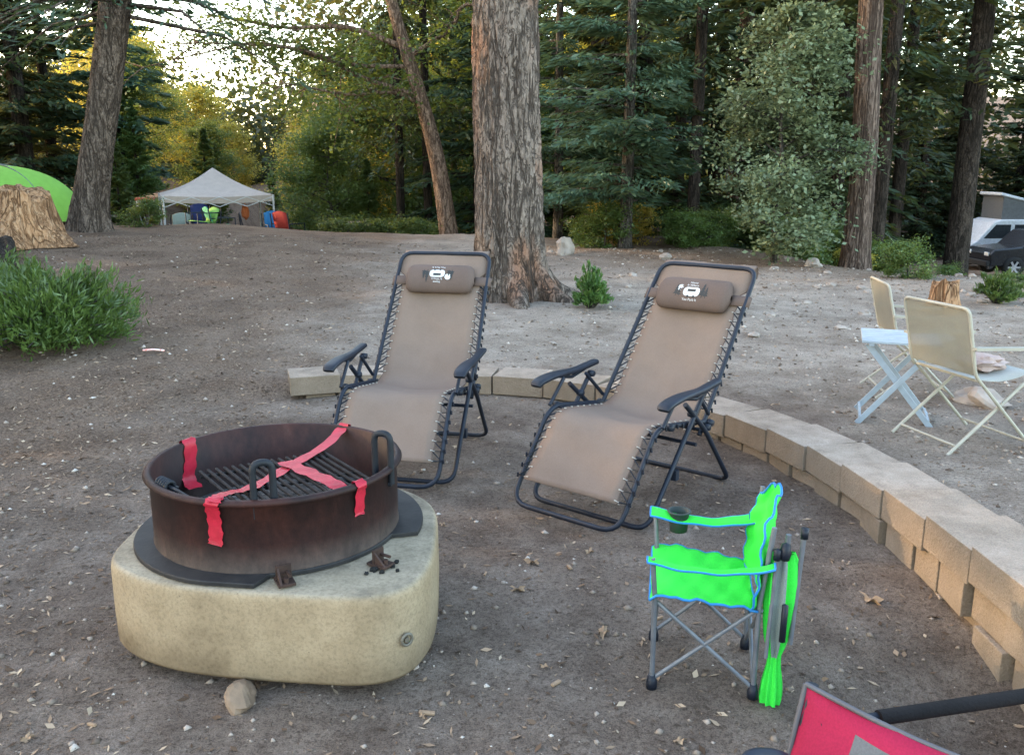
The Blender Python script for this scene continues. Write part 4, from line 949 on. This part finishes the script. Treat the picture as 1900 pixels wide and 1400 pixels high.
# ------------------------------------------------------------------ canopy camp
cxn,cyn=-8.2,25.0
cn=thing('shade_canopy',(cxn,cyn,g1(cxn,cyn)),math.radians(23),"beige pop-up shade canopy over camp chairs in a clearing","canopy")
CAN=fabric('canopy_cloth',(.50,.42,.37)); hgt=2.06; q=1.38
mb=MB(); ap=V((0,0,hgt+.70)); cs=[V((-q,-q,hgt)),V((q,-q,hgt)),V((q,q,hgt)),V((-q,q,hgt))]
for i in range(4):
    a,b=cs[i],cs[(i+1)%4]; rows=[]
    for u in np.linspace(0,1,9):
        rows.append([(a.lerp(b,v)).lerp(ap,u)-V((0,0,.10*math.sin(math.pi*u)*(1)+.05*math.sin(math.pi*v)*(1-u))) for v in np.linspace(0,1,9)])
    mb.grid(rows); mb.grid([[p for p in rows[0]],[p+V((0,0,-.17)) for p in rows[0]]])
mb.obj('roof',CAN,cn)
mb=MB()
for c in cs: mb.tube([V((c.x,c.y,0)),V((c.x,c.y,hgt))],.03,8)
for i in range(4):
    a,b=cs[i],cs[(i+1)%4]
    for k in range(4):
        p0=a.lerp(b,k/4);p1=a.lerp(b,(k+1)/4); mb.tube([p0-V((0,0,.05)),p1-V((0,0,.3))],.012,5); mb.tube([p0-V((0,0,.3)),p1-V((0,0,.05))],.012,5)
mb.obj('frame',simple('white_metal',(.6,.6,.6),rough=.4),cn)
mb=MB(); mb.blob((0,0,0),.13,(.8,.8,1.5),.3,0,3,12); mb.tube([(0,0,.2),(0,0,.5)],.01,5)
o=mb.obj('hanging_bag',fabric('orange_cloth',(.5,.14,.05)),None); o.location=(-7.2,24.4,g1(-7.2,24.4)+1.5); tag(o,"orange bag hanging from the shade canopy frame","bag")
def mini(x,y,rz,col,label,h=.95):
    e=thing('camp_chair',(x,y,g1(x,y)),rz,label,'chair','colourful camp chairs near the shade canopy'); m=fabric('c',col)
    mb=MB(); mb.grid([[V((x_,.22+.12*u,.42+(h-.42)*u-.05*u*(x_/.2)**2)) for x_ in(-.2,-.1,0,.1,.2)] for u in(0,.5,1)]); mb.obj('backrest',m,e,solid=.02)
    mb=MB(); mb.grid([[V((x_,-.22+.44*u,.45-.05*u)) for x_ in(-.22,0,.22)] for u in(0,.5,1)]); mb.obj('seat',m,e,solid=.02)
    mb=MB()
    for s in(-1,1):
        mb.tube([(s*.25,-.25,0),(s*.25,-.25,.62),(s*.25,.3,.62)],.014,6); mb.tube([(s*.25,.25,0),(s*.25,.35,h-.05)],.014,6)
        mb.tube([(s*.25,-.25,.02),(s*.25,.25,.42)],.011,6); mb.tube([(s*.25,.25,.02),(s*.25,-.25,.42)],.011,6)
    mb.tube([(-.25,-.25,.02),(.25,-.25,.42)],.011,6); mb.tube([(.25,-.25,.02),(-.25,-.25,.42)],.011,6)
    mb.obj('frame',BLK,e)
mini(-5.55,21.2,.5,(.03,.17,.38),"blue camp chair near the shade canopy",.92); mini(-5.22,21.1,2.7,(.36,.04,.03),"red camp chair near the shade canopy",.92)
mini(-6.75,20.9,2.2,(.10,.36,.22),"green camp chair under the shade canopy",.88); mini(-7.35,21.3,.4,(.02,.03,.10),"navy camp chair under the shade canopy",1.0); mini(-7.95,21.6,3.6,(.28,.33,.30),"pale green camp chair under the shade canopy",.9)
mini(-7.05,20.5,-.7,(.22,.42,.1),"lime green camp chair under the shade canopy",.74); mini(-6.2,21.7,1.9,(.03,.03,.04),"black camp chair near the shade canopy",1.0)
e=thing('picnic_table',(-4.0,22,g1(-4.0,22)),.2,"weathered wooden picnic table beyond the rise","table")
mb=MB(); 
for i in range(4): mb.box((0,-.33+.22*i,.86),(1.1,.2,.04))
mb.obj('tabletop',simple('old_wood',(.30,.22,.15)),e)
mb=MB()
for s in(-1,1):
    mb.beam((s*.4,-.6,0),(s*.4,-.2,.84),.05,.09); mb.beam((s*.4,.6,0),(s*.4,.2,.84),.05,.09); mb.box((s*.4,0,.49),(.05,1.3,.09))
mb.box((0,.65,.555),(1.1,.24,.04)); mb.box((0,-.65,.555),(1.1,.24,.04)); mb.obj('bench_frame',simple('old_wood2',(.26,.20,.14)),e)
e=thing('red_cooler',(-9.15,22.6,g1(-9.15,22.6)),0,"red and white cooler on a folding stand","cooler")
mb=MB(); mb.box((0,0,1.38),(.36,.3,.16)); mb.obj('body',simple('cooler_white',(.6,.5,.46)),e,bevel=.02)
mb=MB(); mb.box((0,0,1.49),(.38,.32,.07)); mb.box((0,-.152,1.36),(.25,.012,.05)); mb.obj('lid',simple('cooler_red',(.5,.08,.05)),e,bevel=.01)
mb=MB()
for s in(-1,1): mb.tube([(s*.17,-.13,0),(s*-.17,-.13,1.3)],.015,6); mb.tube([(s*.17,.13,0),(s*-.17,.13,1.3)],.015,6)
mb.obj('stand',GREY,e)
e=thing('dome_tent',(-12.0,21.0,g1(-12.0,21.0)-.15),.3,"bright lime green dome tent on the rise behind the stump","tent")
mb=MB(); rows=[]
for i in range(13):
    th=math.pi/2*i/12
    rows.append([V((math.cos(a)*1.9*math.cos(th)**.9*(1-.06*abs(math.sin(2*a))),math.sin(a)*1.6*math.cos(th)**.9*(1-.06*abs(math.sin(2*a))),1.27*math.sin(th)**.95)) for a in [2*math.pi*k/40 for k in range(40)]])
mb.grid(rows,0,True,True); mb.obj('fly',fabric('lime_nylon',(.22,.46,.075)),e)
mb=MB()
for a0 in(math.pi/4,3*math.pi/4):
    mb.tube([V((math.cos(a0)*1.80*math.cos(t)*.99,math.sin(a0)*1.52*math.cos(t),.02+1.28*abs(math.sin(t))**.98)) for t in np.linspace(0.02,math.pi-.02,24)],.014,6)
mb.obj('pole',GREY,e)
# ------------------------------------------------------------------ vehicles
GLS=simple('car_glass',(.03,.035,.04),rough=.1); TYR=simple('tyre',(.02,.02,.02),rough=.85); RIM=simple('alloy',(.55,.56,.58),rough=.3,metal=.4)
def vehicle(name,x,y,rz,prof,win,body,label,L,W_,wh=.38,wx=(.85,-.85)):
    e=thing(name,(x,y,g1(x,y)),rz,label,'car'); mb=MB(); mb.extrude(prof,-W_/2,W_/2); mb.obj('body',body,e,bevel=.05)
    for w in win:
        mb=MB(); mb.extrude(w,-W_/2-.012,W_/2+.012); mb.obj('window',GLS,e,bevel=.01)
    for q in wx:
        for s in(-1,1):
            wv=bpy.data.objects.new('wheel',None); C.objects.link(wv); wv.parent=e; wv.location=(q,s*(W_/2-.04),wh)
            mb=MB(); mb.lathe([(wh*.62,-.11),(wh*.93,-.12),(wh,-.08),(wh,.08),(wh*.93,.12),(wh*.62,.11)],(0,0,0),28,0,'y'); mb.obj('tyre',TYR,wv)
            mb=MB(); mb.lathe([(wh*.62,-.10),(wh*.62,.10)],(0,0,0),24,0,'y'); mb.lathe([(0,s*.09),(wh*.15,s*.09),(wh*.17,s*.07),(0,s*.06)],(0,0,0),12,0,'y')
            for k in range(6):
                a=k*math.pi/3; mb.beam((0,s*.09,0),(math.cos(a)*wh*.62,s*.10,math.sin(a)*wh*.62),.07,.03,0,(0,1,0))
            mb.obj('rim',RIM,wv)
    f=min(p[0] for p in prof)
    for s in(-1,1):
        mb=MB(); mb.box((f,s*(W_/2-.25),.85),(.05,.3,.14)); mb.obj('headlight',simple('lamp_lens',(.8,.8,.78),rough=.15),e,bevel=.02)
    mb=MB(); mb.box((f-.03,0,.5),(.14,W_*.98,.2)); mb.obj('bumper',TYR,e,bevel=.03)
    return e
DK=simple('black_car_paint',(.012,.014,.02),rough=.25); WT=simple('white_car_paint',(.55,.58,.62),rough=.3)
pr=[(-2.2,.4),(-2.25,.85),(-2.1,1.02),(-1.1,1.12),(-.55,1.66),(1.9,1.70),(2.2,1.15),(2.2,.4)]
wn=[[(-.95,1.15),(-.5,1.6),(.15,1.62),(.15,1.15)],[(.25,1.15),(.25,1.62),(1.05,1.63),(1.05,1.15)],[(1.15,1.15),(1.15,1.63),(1.8,1.63),(2.0,1.15)]]
vehicle('parked_suv',19.75,33.6,.0,pr,wn,DK,"black sport utility vehicle parked among the pines",4.4,1.8,.38,(-1.35,1.35))
prv=[(-2.4,.4),(-2.45,1.0),(-2.2,1.15),(-1.6,1.9),(-1.3,2.0),(2.3,2.0),(2.4,1.1),(2.4,.4)]
wnv=[[(-1.95,1.25),(-1.5,1.8),(-.9,1.8),(-.9,1.25)],[(-.75,1.25),(-.75,1.8),(.4,1.8),(.4,1.25)],[(.55,1.25),(.55,1.8),(1.9,1.8),(1.9,1.25)]]
ve=vehicle('camper_van',21.0,37.2,.0,prv,wnv,WT,"white camper van with raised pop-up roof behind the black vehicle",4.8,1.9,.36,(-1.5,1.4))
mb=MB(); mb.hexa([V(p) for p in((-1.4,-.85,2.95),(2.2,-.85,2.1),(2.2,.85,2.1),(-1.4,.85,2.95),(-1.4,-.85,3.07),(2.2,-.85,2.2),(2.2,.85,2.2),(-1.4,.85,3.07))]); mb.obj('roof_panel',WT,ve,bevel=.03)
mb=MB(); mb.add([(-1.25,-.8,2.0),(2.1,-.8,2.0),(2.1,-.8,2.1),(-1.25,-.8,2.93),(-1.25,.8,2.0),(2.1,.8,2.0),(2.1,.8,2.1),(-1.25,.8,2.93)],[(0,1,2,3),(7,6,5,4),(0,3,7,4)]); mb.obj('roof_canvas',simple('dark_canvas',(.09,.095,.10)),ve)
# ------------------------------------------------------------------ light, camera
el=math.radians(15); az=math.radians(-73)
sd=V((math.sin(az)*math.cos(el),math.cos(az)*math.cos(el),math.sin(el)))
w=bpy.data.worlds.new("World"); bpy.context.scene.world=w; w.use_nodes=True; nt=w.node_tree
sk=nt.nodes.new('ShaderNodeTexSky'); sk.sky_type='NISHITA'; sk.sun_disc=False; sk.sun_elevation=el; sk.sun_rotation=az%(2*math.pi); sk.air_density=1.0; sk.dust_density=1.6
wt=mixc(nt,1.0,sk.outputs[0],(1.09,1.0,.885),'MULTIPLY')
nt.links.new(wt,nt.nodes['Background'].inputs[0]); nt.nodes['Background'].inputs[1].default_value=1.62
sl=bpy.data.lights.new('sun','SUN'); sl.energy=5; sl.angle=math.radians(.5); sl.color=(1,.72,.42); so=bpy.data.objects.new('sun',sl); C.objects.link(so); so.rotation_euler=sd.to_track_quat('Z','Y').to_euler()
cam=bpy.data.cameras.new('camera'); cam.lens=1650/1900*36; cam.sensor_width=36; cam.clip_end=600; cam.clip_start=.05
co_=bpy.data.objects.new('camera',cam); C.objects.link(co_); co_.location=(0,0,1.5); co_.rotation_euler=(math.radians(90-13.3),0,0); bpy.context.scene.camera=co_
bpy.context.scene.view_settings.view_transform='Standard'; bpy.context.scene.view_settings.look='None'; bpy.context.scene.view_settings.exposure=0
